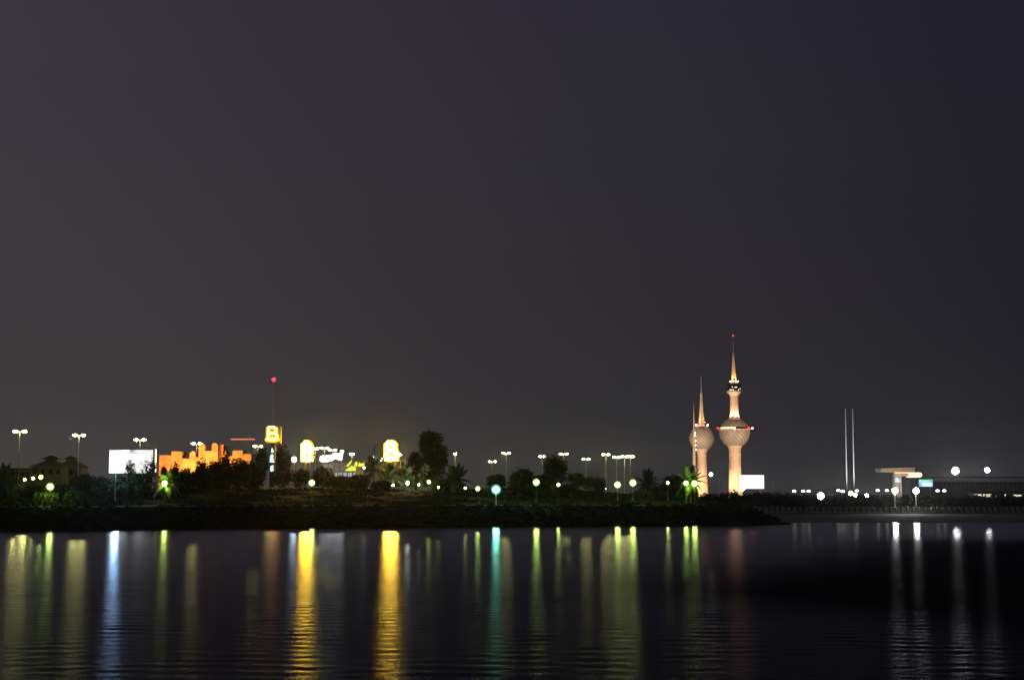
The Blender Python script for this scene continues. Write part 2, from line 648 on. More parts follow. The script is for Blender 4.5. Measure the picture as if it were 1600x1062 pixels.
# ------------------------------------------------------------------ the three towers
TILE = bpy.data.materials.new('enamel_disc_cladding')
n, l, b = nodes_of(TILE)
tc = n.new('ShaderNodeTexCoord')
sx = n.new('ShaderNodeSeparateXYZ')
l.new(tc.outputs['Object'], sx.inputs[0])
at = n.new('ShaderNodeMath')
at.operation = 'ARCTAN2'
l.new(sx.outputs['Y'], at.inputs[0])
l.new(sx.outputs['X'], at.inputs[1])
ma = n.new('ShaderNodeMath')
ma.operation = 'MULTIPLY_ADD'
ma.inputs[1].default_value = 0.22
l.new(sx.outputs['Z'], ma.inputs[0])
m1 = n.new('ShaderNodeMath')
m1.operation = 'MULTIPLY'
m1.inputs[1].default_value = 3.0
l.new(at.outputs[0], m1.inputs[0])
l.new(m1.outputs[0], ma.inputs[2])
sn = n.new('ShaderNodeMath')
sn.operation = 'MULTIPLY'
sn.inputs[1].default_value = 6.5
l.new(ma.outputs[0], sn.inputs[0])
si = n.new('ShaderNodeMath')
si.operation = 'SINE'
l.new(sn.outputs[0], si.inputs[0])
vo = n.new('ShaderNodeTexVoronoi')
vo.inputs['Scale'].default_value = 1.6
l.new(tc.outputs['Object'], vo.inputs['Vector'])
mm = n.new('ShaderNodeMath')
mm.operation = 'MULTIPLY_ADD'
mm.inputs[1].default_value = 0.22
l.new(si.outputs[0], mm.inputs[0])
l.new(vo.outputs['Color'], mm.inputs[2])
rp = n.new('ShaderNodeValToRGB')
rp.color_ramp.elements[0].position = 0.15
rp.color_ramp.elements[0].color = (0.16, 0.16, 0.17, 1)
rp.color_ramp.elements[1].position = 0.85
rp.color_ramp.elements[1].color = (0.44, 0.425, 0.41, 1)
l.new(mm.outputs[0], rp.inputs[0])
l.new(rp.outputs[0], b.inputs['Base Color'])
b.inputs['Roughness'].default_value = 0.45
bp = n.new('ShaderNodeBump')
bp.inputs['Distance'].default_value = 0.4
bp.inputs['Strength'].default_value = 0.5
l.new(mm.outputs[0], bp.inputs['Height'])
l.new(bp.outputs[0], b.inputs['Normal'])

WARM = (1.0, 0.52, 0.20)
E_RED = emit('red_beacon', (1.0, 0.014, 0.010), 14.0, (0.4, 0.02, 0.02))
E_WARMLAMP = emit('warm_lamp_glass', (1.0, 0.62, 0.32), 40.0)
E_WARMWIN = emit('lit_gallery_window', (1.0, 0.55, 0.28), 2.2)
E_WHITEWIN = emit('lit_white_window', (1.0, 0.85, 0.65), 3.5)


def sphere_prof(r, zc, z0, z1, n=22):
    a0, a1 = math.asin(max(-1, (z0 - zc) / r)), math.asin(min(1, (z1 - zc) / r))
    return [(r * math.cos(a0 + (a1 - a0) * i / n), zc + r * math.sin(a0 + (a1 - a0) * i / n)) for i in range(n + 1)]


def beacon(parent, mt, x, y, z, r=0.55):
    return MB().ball((0, 0, 0), r, n=8, m=5).build('beacon', mt, parent, (x, y, z))


def floodlight(name, label, loc, target, power, color, angle, group=None, r=0.5):
    """ground floodlight: stand, housing, glass, with its own lamp"""
    t = thing(name, label, 'floodlight', loc, 0, group)
    MB().box(-0.35, 0.35, -0.35, 0.35, -0.3, 0.25).build('stand', M['concrete'], t)
    d = (Vector(target) - Vector(loc)).normalized()
    q = d.to_track_quat('-Z', 'Y').to_matrix().to_4x4()
    q.translation = Vector((0, 0, 0.75))
    MB().box(-0.5, 0.5, -0.4, 0.4, 0.02, 0.4, q).build('housing', M['dark_steel'], t)
    light('SPOT', 'lamp', t, Vector((0, 0, 0.75)) + d * 0.15, power, color, r, target, angle)
    return t


def main_tower():
    x, Y, z0 = PX(1149, 1768), 1768.0, 2.05
    t = thing('water_tower', 'tallest floodlit tower with two spheres and a needle spire', 'tower', (x, Y, z0))
    N = 40
    MB().lathe([(7.6, -1), (7.3, 6), (6.9, 22), (6.6, 42), (6.6, 52), (7.4, 55), (9.2, 57.5)], N).build('lower_shaft', M['tower_concrete'], t, smooth=True)
    sp = MB().lathe(sphere_prof(17, 71.5, 57.2, 88.0), 56).build('large_sphere', TILE, t, smooth=True)
    MB().lathe([(17.02, 74.4), (17.6, 74.6), (17.9, 75.6), (17.0, 75.8)], 56).build('gallery_ledge', M['tower_concrete'], sp, smooth=False)
    w = MB()
    for i in range(56):
        a = 2 * PI * i / 56
        if math.sin(a) < 0.15 and (i % 3):
            m = Matrix.Rotation(a, 4, 'Z')
            w.box(16.3, 17.0, -0.72, 0.72, 76.2, 77.7, m)
    # lit left half of the gallery, dark right half
    wl_, wd_ = MB(), MB()
    for i in range(56):
        a = 2 * PI * i / 56
        m = Matrix.Rotation(a, 4, 'Z')
        lit = R(196) < a < R(268)
        (wl_ if lit else wd_).box(16.1, 16.95, -0.78, 0.78, 76.0, 77.5, m)
    wl_.build('lit_window_band', E_WARMWIN, sp)
    wd_.build('dark_window_band', M['glass'], sp)
    MB().lathe([(8.2, 86.0), (6.4, 88.2), (5.3, 90.2), (4.9, 93), (4.6, 104), (4.5, 112), (5.0, 114.2), (7.6, 117.2), (8.45, 119.0)], N).build('upper_shaft', M['tower_concrete'], t, smooth=True)
    us = MB().lathe(sphere_prof(8.6, 120.8, 119.0, 128.5, 12), N).build('viewing_sphere', M['glass'], t, smooth=True)
    for k, (a, zz) in enumerate(((232, 119.8), (245, 119.7), (258, 119.6), (272, 122.6), (283, 122.7), (300, 119.9), (316, 121.2), (250, 122.9))):
        m = Matrix.Rotation(R(a), 4, 'Z')
        rr = math.sqrt(max(0, 8.6 ** 2 - (zz - 120.8) ** 2))
        MB().box(rr - 0.3, rr + 0.12, -0.42, 0.42, zz - 0.4, zz + 0.4, m).build('lit_pane', E_WHITEWIN, us)
    MB().lathe([(4.4, 128.0), (4.6, 129.0), (3.3, 131.2), (2.55, 135), (2.1, 143), (1.5, 153), (1.0, 162.2), (0.45, 162.6)], 24).build('spire', M['tower_concrete'], t, smooth=True)
    MB().lathe([(0.42, 162.2), (0.3, 172), (0.22, 181)], 8).build('mast', M['galv'], t)
    beacon(t, E_RED, 0, 0, 181.8, 0.7)
    MB().ball((0, 0, 183.4), 0.28, n=8, m=5).build('finial', M['galv'], t)
    # aviation lights round the gallery on brackets
    for dx, dy, mt, rr in ((-19.2, -3, E_RED, 0.8), (-2.6, -18.3, E_WHITEWIN, 0.6), (14.0, -12.6, E_RED, 0.8), (18.4, -4.2, E_RED, 0.7), (19.9, -2.0, E_WARMLAMP, 0.75)):
        zz = 75.0 if mt is E_WHITEWIN else 76.7
        br = MB().tube([(dx * 0.84, dy * 0.84, zz), (dx, dy, zz)], 0.16, 5).build('bracket', M['galv'], t)
        beacon(br, mt, dx, dy, zz, rr)
    for a in (208, 238, 262, 292, 310, 335):
        beacon(t, E_RED, 6.85 * math.cos(R(a)), 6.85 * math.sin(R(a)), 46.7, 0.26)
    # lamps hidden on top of the large sphere wash the upper shaft
    for a in (215, 270, 325):
        c, s = math.cos(R(a)), math.sin(R(a))
        MB().box(-0.4, 0.4, -0.4, 0.4, 0, 0.5).build('shaft_lamp_box', M['dark_steel'], t, (8.6 * c, 8.6 * s, 86.3))
        light('SPOT', 'shaft_light', t, (8.6 * c, 8.6 * s, 87.2), 30000, (1.0, 0.5, 0.28), 0.4, (x, Y, z0 + 112), 80)
    # lamps at the foot of the spire
    for a in (205, 250, 290, 335, 60, 120):
        c, s = math.cos(R(a)), math.sin(R(a))
        o = MB().ball((0, 0, 0), 0.55, n=8, m=5).build('spire_lamp', E_WARMLAMP, t, (4.9 * c, 4.9 * s, 129.6))
    for a in (230, 310):
        c, s = math.cos(R(a)), math.sin(R(a))
        light('SPOT', 'spire_light', t, (6.6 * c, 6.6 * s, 129.0), 18000, (1.0, 0.5, 0.14), 0.4, (x, Y, z0 + 148), 70)
    return t


def second_tower():
    x, Y, z0 = PX(1097.5, 1859), 1859.0, 2.05
    t = thing('water_tower', 'shorter floodlit tower with a single sphere and tapering spire', 'tower', (x, Y, z0))
    MB().lathe([(6.9, -1), (6.5, 6), (5.9, 24), (5.3, 44), (5.4, 50), (6.6, 53.5), (8.2, 56)], 36).build('shaft', M['tower_concrete'], t, smooth=True)
    MB().lathe(sphere_prof(14.8, 68.4, 55.8, 82.6), 52).build('sphere', TILE, t, smooth=True)
    MB().lathe([(4.4, 81.8), (3.6, 84), (3.1, 88), (2.3, 104), (1.35, 122), (0.5, 122.6)], 24).build('spire', M['tower_concrete'], t, smooth=True)
    MB().lathe([(0.5, 122.2), (0.34, 133), (0.2, 143)], 8).build('mast', M['galv'], t)
    for a in (205, 335):
        c, s = math.cos(R(a)), math.sin(R(a))
        br = MB().tube([(5 * c, 5 * s, 82.2), (7.4 * c, 7.4 * s, 83.8)], 0.16, 5).build('bracket', M['galv'], t)
        MB().ball((0, 0, 0), 0.8, n=8, m=5).build('spire_lamp', E_WARMLAMP, br, (7.4 * c, 7.4 * s, 84.2))
        light('SPOT', 'spire_light', t, (6.4 * c, 6.4 * s, 84.8), 24000, (1.0, 0.5, 0.14), 0.4, (x, Y, z0 + 106), 70)
    for dx in (-3.6, 3.6):
        beacon(t, E_RED, dx, -2.2, 87.6, 0.5)
    for a in (212, 262, 300, 335):
        beacon(t, E_RED, 5.6 * math.cos(R(a)), 5.6 * math.sin(R(a)), 47.5, 0.26)
    return t


def needle_tower():
    x, Y, z0 = PX(1085.5, 1745), 1745.0, 2.05
    t = thing('needle_tower', 'slim pointed concrete needle in front of the smaller sphere', 'tower', (x, Y, z0))
    MB().lathe([(3.1, -1), (2.8, 12), (2.2, 32), (1.5, 56), (0.9, 76), (0.35, 92), (0.1, 108)], 20).build('shaft', M['tower_concrete'], t, smooth=True)
    for zz in (67.5, 70.5, 62.0, 57.0, 52, 18.0, 13.5, 10.0):
        rr = lerp_table([(0, 3.1), (32, 2.2), (56, 1.5), (76, 0.9)], zz)
        MB().ball((0, 0, 0), 0.36, n=8, m=5).build('side_lamp', E_WARMLAMP, t, (rr + 0.15, -0.5, zz))
    return t


T1, T2, T3 = main_tower(), second_tower(), needle_tower()
for tw, who in ((T1, 'tallest tower'), (T2, 'shorter tower')):
    p = tw.location
    for dx, dy, zt_, pw, an_, where in ((-30, -26, 14, 0.20e6, 60, 'left near foot of the '), (28, -34, 16, 0.10e6, 60, 'right near foot of the '),
                                        (-150, -190, 82 if tw is T1 else 62, 2.2e6, 42, 'open ground far left of the '), (120, -240, 82 if tw is T1 else 62, 1.1e6, 42, 'open ground far right of the ')):
        floodlight('tower_floodlight', 'ground floodlight on the ' + where + who,
                   (p.x + dx, p.y + dy, 2.35), (p.x, p.y, zt_), pw, WARM if dy > -100 else (1.0, 0.63, 0.37), an_, 'floodlights around the towers', 1.0)
p = T3.location
floodlight('tower_floodlight', 'ground floodlight aimed up at the needle tower', (p.x + 10, p.y - 16, 2.35), (p.x, p.y, 36), 8000, WARM, 70, 'floodlights at the feet of the towers', 0.6)


# ------------------------------------------------------------------ lamps
HEAD = (1.0, 0.95, 0.30)
E_STREET = emit('street_lamp_bowl', HEAD, 370.0)
E_GARDEN = emit('garden_globe', (0.72, 1.0, 0.20), 120.0)
E_GARDEN_DIM = emit('small_garden_globe', (0.92, 1.0, 0.32), 110.0)
E_WHITE_GLOBE = emit('white_globe', (1.0, 0.98, 0.9), 5.0)
E_FLOOD = emit('white_flood_glass', (1.0, 0.97, 0.95), 240.0)
E_FLOOD_BLUE = emit('blue_white_flood_glass', (0.36, 0.62, 1.0), 600.0)
E_FLOOD_PALE = emit('pale_blue_flood_glass', (0.62, 0.80, 1.0), 110.0)
E_FLOOD_GREEN = emit('green_white_flood_glass', (0.24, 1.0, 0.66), 150.0)

def glow_shell(name, color, strength, alpha):  # see-through shell whose emission stands in for the glow round a lamp
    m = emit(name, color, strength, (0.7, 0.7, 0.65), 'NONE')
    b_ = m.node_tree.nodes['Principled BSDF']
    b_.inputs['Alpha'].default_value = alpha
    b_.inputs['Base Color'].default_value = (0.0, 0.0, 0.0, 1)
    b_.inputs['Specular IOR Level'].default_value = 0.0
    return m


E_GLOW_G = glow_shell('garden_glow_shell', (0.62, 0.95, 0.10), 0.9, 0.5)
E_GLOW_S = glow_shell('street_glow_shell', (0.95, 0.88, 0.16), 0.9, 0.45)
E_GLOW_W = glow_shell('white_glow_shell', (0.80, 0.82, 0.90), 0.45, 0.4)
E_GLOW_T = glow_shell('green_glow_shell', (0.03, 0.95, 0.50), 0.85, 0.5)
E_GLOW_B = glow_shell('blue_glow_shell', (0.25, 0.5, 1.0), 0.8, 0.5)
POLE_H = 15.0


def solve_depth(x, y, h):
    best, bd = 420.0, 1e9
    Y = 262.0
    while Y < 760:
        d = abs(PZ(y, Y) - (zground(PX(x, Y), Y) + h))
        if d < bd:
            best, bd = Y, d
        Y += 0.5
    return best


def proto_street_lamp():
    t = link('street_lamp', None)
    MB().lathe([(0.28, 0), (0.28, 0.35), (0.14, 0.4)], 10).build('pole_base', M['concrete'], t)
    MB().lathe([(0.15, 0.35), (0.12, 5), (0.085, POLE_H + 0.15)], 10).build('pole', M['galv'], t)
    MB().tube([(-0.95, 0, POLE_H + 0.22), (-0.4, 0, POLE_H + 0.12), (0.4, 0, POLE_H + 0.12), (0.95, 0, POLE_H + 0.22)], 0.06, 6).build('cross_arm', M['galv'], t)
    for s in (-1, 1):
        hd = MB().taper(-0.55, 0.55, -0.26, 0.26, POLE_H + 0.16, POLE_H + 0.40, 0.7).build('luminaire', M['galv'], t, (s * 1.15, 0, 0))
        MB().ball((0, 0, POLE_H + 0.12), 0.62, 0.34, 0.31, n=12, m=6).build('lamp_bulb', E_STREET, hd)
        MB().ball((0, 0, POLE_H + 0.02), 0.85, 0.46, 0.46, n=14, m=8).build('bulb_glow_shell', E_GLOW_S, hd, smooth=True)  # added shell that paints a halo round the bulb
    return t


SL = proto_street_lamp()
first = True
STREET = [  # x, y of heads, turn, label
    (28, 674, 12, 'twin-headed street lamp at the far left edge, left of the tiled pavilions'),
    (121, 680, 5, 'twin-headed street lamp in front of the right pavilion roof'),
    (217, 687, 20, 'twin-headed street lamp rising behind the white billboard'),
    (306, 693, 24, 'twin-headed street lamp in front of the orange adobe building'),
    (402, 697, 30, 'twin-headed street lamp just left of the yellow letter sign'),
    (492, 701, 62, 'street lamp nearest the right side of the first yellow letter'),
    (506, 700, 40, 'twin-headed street lamp above the start of the white script sign'),
    (519, 703, 40, 'twin-headed street lamp above the middle of the white script sign'),
    (549, 709, 72, 'street lamp standing above the yellow lit gable'),
    (624, 710, 80, 'street lamp touching the right side of the second yellow letter'),
    (711, 709, 84, 'lone street lamp right of the tall dark tree'),
    (769, 721, 5, 'low twin-headed street lamp left of the round bush'),
    (791, 708, 18, 'twin-headed street lamp above the round bush'),
    (847, 713, 44, 'twin-headed street lamp half hidden by a tree crown'),
    (881, 709, 8, 'twin-headed street lamp at the right edge of a dark tree'),
    (916, 717, 18, 'small twin-headed street lamp standing apart against the sky'),
    (947, 710, 35, 'leftmost twin-headed street lamp of the cluster of four'),
    (964, 714, 30, 'second street lamp from the left in the cluster of four'),
    (976, 713, 45, 'third street lamp from the left in the cluster of four'),
    (985.5, 713, 40, 'rightmost street lamp in the cluster of four'),
]
for x, y, rz, lab in STREET:
    Y = solve_depth(x, y, POLE_H)
    X = PX(x, Y)
    o = SL if first else copy_tree(SL)
    first = False
    o.location = (X, Y, zground(X, Y) - 0.05)
    o.rotation_euler.z = R(rz)
    tag(o, lab, 'street lamp', 'twin-headed street lamps along the headland road')


def proto_garden_lamp():
    t = link('garden_lamp', None)
    MB().lathe([(0.16, 0), (0.16, 0.3), (0.07, 0.4), (0.055, 0.95)], 8).build('pole', M['green_steel'], t)
    MB().lathe([(0.05, 0.0), (0.18, 0.05), (0.14, 0.14)], 10).build('collar', M['green_steel'], t, (0, 0, 0.95))
    gb = MB().ball((0, 0, 0), 0.42, n=14, m=9).build('globe', E_GARDEN, t, (0, 0, 1.0))
    MB().ball((0, 0, 0), 0.70, n=16, m=10).build('globe_glow_shell', E_GLOW_G, gb, smooth=True)  # added shell, its emission is the globe's halo
    return t


GARDEN = [  # x, y of globe, height above ground, size, bright, label
    (78, 760, 3.4, 1.0, 1, 'brightest garden globe lamp among the shrubs at far left'),
    (63, 745, 4.2, 0.75, 1, 'garden globe lamp on a thin post left of the brightest left one'),
    (51, 747, 4.0, 0.55, 0, 'small globe lamp second from the left in the left shrubbery'),
    (72, 747.5, 4.0, 0.5, 0, 'small globe lamp between two brighter ones in left shrubbery'),
    (79, 746, 4.0, 0.42, 0, 'small globe lamp straight above the brightest left garden lamp'),
    (38, 749, 4.0, 0.5, 0, 'leftmost small globe lamp of the left shrubbery'),
    (95.5, 744, 4.0, 0.65, 0, 'rightmost small globe lamp of the left shrubbery'),
    (257, 755, 4.2, 0.95, 1, 'garden globe lamp shining in front of the palm fronds'),
    (487, 754, 4.2, 0.95, 1, 'garden globe lamp alone on the slope below the first yellow letter'),
    (670, 752.5, 4.2, 0.8, 1, 'garden globe lamp below the tall dark tree'),
    (685, 761, 1.6, 0.42, 0, 'tiny low globe lamp right of the lamp under the tall tree'),
    (727, 762, 2.2, 0.5, 0, 'tiny low globe lamp right of the lone street lamp'),
    (746.5, 763, 2.6, 0.8, 1, 'garden globe lamp just left of the green floodlight'),
    (838, 753, 4.2, 1.0, 1, 'garden globe lamp on a tall post at the slipway'),
    (872.5, 757, 3.4, 0.6, 1, 'smaller garden globe lamp right of the slipway lamp'),
    (946.5, 763, 3.0, 0.4, 0, 'tiny globe lamp left of the bright pair of garden lamps'),
    (965, 757, 4.0, 1.05, 1, 'left lamp of the bright garden pair below the street lamp cluster'),
    (989, 754, 4.2, 1.05, 1, 'right lamp of the bright garden pair below the street lamp cluster'),
    (1043.5, 754, 4.2, 0.55, 0, 'pale globe lamp in the dark tree left of the towers'),
    (1072, 754.5, 4.2, 0.85, 1, 'left lamp of the pair beside the palm at the towers'),
    (1085.5, 755, 4.2, 1.05, 1, 'right lamp of the pair, just below the needle tower'),
]
GL = proto_garden_lamp()
pole_me = GL.children[0].data
first = True
for x, y, h, s, br, lab in GARDEN:
    Y = {78: 267, 257: 287, 487: 297, 838: 299, 872.5: 318, 965: 312, 989: 311, 1043.5: 330, 1072: 322, 1085.5: 319, 670: 390, 746.5: 330}.get(x) or solve_depth(x, y, h)
    X = PX(x, Y)
    zg = zground(X, Y) - 0.04
    h = PZ(y, Y) - zg
    if first:
        o = GL
        first = False
    else:
        o = copy_tree(GL)
    o.location = (X, Y, zg)
    tag(o, lab, 'garden lamp', 'globe garden lamps on the headland')
    for ch in o.children:
        nm = ch.name.split('.')[0]
        if nm == 'globe':
            ch.location = (0, 0, h)
            ch.scale = (s, s, s)
            if not br:
                me = ch.data.copy()
                me.materials[0] = E_GARDEN_DIM
                ch.data = me
        elif nm == 'collar':
            ch.location = (0, 0, h - 0.70 * s - 0.1)
        else:
            ch.scale = (1, 1, (h - 0.70 * s) / 0.95)

# tall white globe lamps on the esplanade
WG = link('esplanade_lamp', None)
MB().lathe([(0.2, 0), (0.2, 0.6), (0.11, 0.7), (0.1, 4.0)], 8).build('pole', M['green_steel'], WG)
MB().lathe([(0.1, 4.0), (0.42, 4.12), (0.46, 4.2)], 10).build('cup', M['green_steel'], WG)
MB().ball((0, 0, 4.42), 0.52, 0.52, 0.36, n=12, m=7).build('globe', E_WHITE_GLOBE, WG)
first = True
for x, y, lab in ((1241, 767, 'leftmost mushroom globe lamp behind the dark hedge'), (1255, 767, 'second mushroom globe lamp from the left behind the dark hedge'),
                  (1263.5, 767, 'mushroom globe lamp just left of the white floodlight in the hedge'), (1310, 766, 'mushroom globe lamp left of the twin masts'),
                  (1317, 767.5, 'dimmer mushroom globe lamp right beside the left twin mast'), (1339, 766.5, 'mushroom globe lamp right beside the right twin mast'),
                  (1371.5, 766, 'mushroom globe lamp between the twin masts and the canopy floodlights'), (1386, 766, 'mushroom globe lamp just left of the canopy floodlights'),
                  (1465, 766.5, 'left one of two green-posted globe lamps right of the blue sign'), (1475.5, 766.5, 'right one of two green-posted globe lamps right of the blue sign')):
    Y = 452.0
    o = WG if first else copy_tree(WG)
    first = False
    o.location = (PX(x, Y), Y, PZ(y, Y) - 4.42)
    o.location.z = min(o.location.z, 2.3)
    o.location.z = 2.0
    s = (PZ(y, Y) - 2.0) / 4.42
    o.scale = (1, 1, s)
    tag(o, lab, 'street lamp', 'mushroom globe lamps along the esplanade')


def flood_mast(name, label, x, y, Y, glass, heads, ground=None, size=0.62, pole=None):
    """pole with a cluster of floodlights turned to the water"""
    X = PX(x, Y)
    zg = zground(X, Y) if ground is None else ground
    h = PZ(y, Y) - zg
    t = thing(name, label, 'floodlight', (X, Y, zg - 0.05))
    MB().lathe([(0.22, 0), (0.2, 0.5), (0.13, 0.6), (0.1, h + 0.1)], 10).build('pole', M['galv'], t)
    w = max(abs(a) for a, _ in heads) + size * 0.5
    MB().box(-w, w, size * 0.6, size * 0.6 + 0.12, h - 0.06, h + 0.06).build('cross_bar', M['galv'], t)
    for dx, dz in heads:
        hd = MB().ball((0, 0.05, 0), size, size * 0.55, size, n=14, m=8).build('lamp_housing', M['dark_steel'], t, (dx, 0.1, h + dz))
        MB().ball((0, -size * 0.55, 0), size * 0.92, size * 0.3, size * 0.92, n=14, m=8).build('lamp_glass', glass, hd)
        sh = {E_FLOOD: E_GLOW_W, E_FLOOD_GREEN: E_GLOW_T, E_FLOOD_BLUE: E_GLOW_B, E_FLOOD_PALE: E_GLOW_B, E_STREET: E_GLOW_S}[glass]
        MB().ball((0, -size * 0.45, 0), size * (1.55 if glass is E_FLOOD_GREEN else 1.25), size * 0.85, size * (1.55 if glass is E_FLOOD_GREEN else 1.25), n=16, m=10).build('flood_glow_shell', sh, hd, smooth=True)  # added shell giving the floodlight a painted halo
    return t


flood_mast('floodlight_mast', 'tall mast with the largest white floodlight glare at right', 1493, 735, 900, E_FLOOD, [(0, 0)], 2.05, 2.0)
flood_mast('floodlight_mast', 'rightmost white floodlight mast near the picture edge', 1543, 734, 920, E_FLOOD, [(0, 0)], 2.05, 1.35)
flood_mast('floodlight_mast', 'left white floodlight below the lit canopy roof', 1398, 766, 427.6, E_FLOOD, [(0, 0)], 2.0, 0.8)
flood_mast('floodlight_mast', 'right white floodlight below the lit canopy roof', 1431, 766, 427.6, E_FLOOD, [(0, 0)], 2.0, 0.8)
flood_mast('floodlight_mast', 'white floodlight in front of the hedge left of the twin masts', 1282, 774, 640, E_FLOOD, [(0, 0)], 2.0, 1.3)
flood_mast('floodlight_mast', 'yellowish floodlight at the foot of the twin masts', 1329, 770, 700, E_STREET, [(0, 0)], 2.0, 0.9)
flood_mast('floodlight_mast', 'small white floodlight at the foot of the right twin mast', 1336, 772.5, 700, E_FLOOD, [(0, 0)], 2.0, 0.75)
flood_mast('floodlight_mast', 'small bluish white floodlight right of the twin masts', 1354, 773.5, 700, E_FLOOD, [(0, 0)], 2.0, 0.65)
flood_mast('floodlight_mast', 'green-white floodlight blazing at the top of the bank', 775, 764, 298.5, E_FLOOD_GREEN, [(0, 0)], None, 0.62)
flood_mast('floodlight_mast', 'blue-white floodlight at the lower left corner of the billboard', 180, 733, 300, E_FLOOD_BLUE, [(0, 0)], None, 0.55)
flood_mast('floodlight_mast', 'blue-white floodlight just left of the first yellow letter', 459, 717, 408, E_FLOOD_PALE, [(0, 0)], None, 0.65)
flood_mast('floodlight_mast', 'small white floodlight mast right of the shorter tower', 1111, 740.5, 900, E_FLOOD, [(0, 0)], 2.05, 0.9)
flood_mast('floodlight_mast', 'white floodlight at the lower left of the far billboard', 1160, 762.5, 880, E_FLOOD, [(0, 0)], 2.05, 1.2)

# ------------------------------------------------------------------ billboards
def billboard(name, label, x0, x1, y0, y1, Y, mats, leg, legs_at, zg):
    xa, xb, za, zb = PX(x0, Y), PX(x1, Y), PZ(y1, Y), PZ(y0, Y)
    cx = (xa + xb) / 2
    t = thing(name, label, 'billboard', (cx, Y, zg))
    w, z0, z1 = (xb - xa) / 2, za - zg, zb - zg
    fr = MB()
    fr.box(-w - 0.2, w + 0.2, -0.02, 0.35, z0 - 0.2, z1 + 0.2)
    fr.build('frame', M['dark_steel'], t)
    n_ = len(mats)
    for i, (a, b_, mt) in enumerate(mats):
        MB().box(-w + 2 * w * a, -w + 2 * w * b_ - 0.03, -0.14, -0.03, z0, z1).build('panel', mt, t)
    for lx in legs_at:
        MB().box(lx - 0.3, lx + 0.3, 0.05, 0.6, -0.3, z0 - 0.1).build('leg', leg, t)
    return t, w, z0, z1


E_BOARD = emit('lit_white_board', (1.0, 1.0, 1.0), 1.1, (0.8, 0.8, 0.8))
E_BOARD_GREY = emit('lit_grey_board', (0.78, 0.78, 0.84), 0.78, (0.6, 0.6, 0.6))
E_BOARD_FAR = emit('lit_far_board', (0.96, 1.0, 1.0), 1.5, (0.8, 0.8, 0.8))
E_BOARD_SHAPE = emit('lit_board_print', (1.0, 1.0, 1.0), 1.35, (0.8, 0.8, 0.8))
E_BOARD_TUBE = emit('warm_light_tube', (1.0, 0.85, 0.5), 3.0)
for m_, lo, hi, sc in ((E_BOARD, (0.72, 0.73, 0.86), (1.25, 1.25, 1.22), 0.35), (E_BOARD_GREY, (0.55, 0.55, 0.66), (1.2, 1.2, 1.15), 0.6), (E_BOARD_FAR, (0.55, 0.62, 0.66), (1.1, 1.1, 1.1), 0.16)):
    n_, l_, b_ = nodes_of(m_)
    g_ = n_.new('ShaderNodeNewGeometry')
    t_ = n_.new('ShaderNodeTexNoise')          # faint printed picture on the lit sheet
    t_.inputs['Scale'].default_value = sc
    t_.inputs['Detail'].default_value = 3
    r_ = n_.new('ShaderNodeValToRGB')
    r_.color_ramp.elements[0].position = 0.36
    r_.color_ramp.elements[1].position = 0.52
    r_.color_ramp.elements[0].color = lo + (1,)
    r_.color_ramp.elements[1].color = hi + (1,)
    l_.new(g_.outputs['Position'], t_.inputs['Vector'])
    l_.new(t_.outputs['Fac'], r_.inputs[0])
    l_.new(r_.outputs[0], b_.inputs['Emission Color'])
zg = zground(PX(205, 318), 318)
bb, w, z0, z1 = billboard('billboard', 'wide white lit billboard with a grey right half near the left', 169.5, 238, 702.5, 739, 318, [(0, 0.46, E_BOARD), (0.46, 1, E_BOARD_GREY)], M['dark_steel'], (-3, 0.5, 3.4), zg)
ww = 2 * w
MB().box(-w + ww * 0.485, -w + ww * 0.78, -0.19, -0.15, z0 + (z1 - z0) * 0.48, z0 + (z1 - z0) * 0.80).build('printed_box', E_BOARD_SHAPE, bb)
fig = [(0.83, 0.15), (0.97, 0.15), (0.965, 0.5), (0.93, 0.62), (0.935, 0.82), (0.91, 0.9), (0.885, 0.82), (0.885, 0.62), (0.84, 0.5)]
MB().prism([(-w + ww * a, z0 + (z1 - z0) * c) for a, c in fig], -0.19, -0.15).build('printed_shape', E_BOARD_SHAPE, bb)
MB().tube([(w + 0.55, -0.1, z0 + 0.2), (w + 0.55, -0.1, z1 + 0.1)], 0.13, 8).build('light_tube', E_BOARD_TUBE, bb)
billboard('billboard', 'small brilliant white billboard on red legs right of the tallest tower', 1155, 1194, 742, 763, 890, [(0, 1, E_BOARD_FAR)], M['red'], (4.2, 6.0), 2.05)

# ------------------------------------------------------------------ houses on the left
def hip(mb, x0, x1, y0, y1, z0, z1, k):
    mb.taper(x0, x1, y0, y1, z0, z1, k)


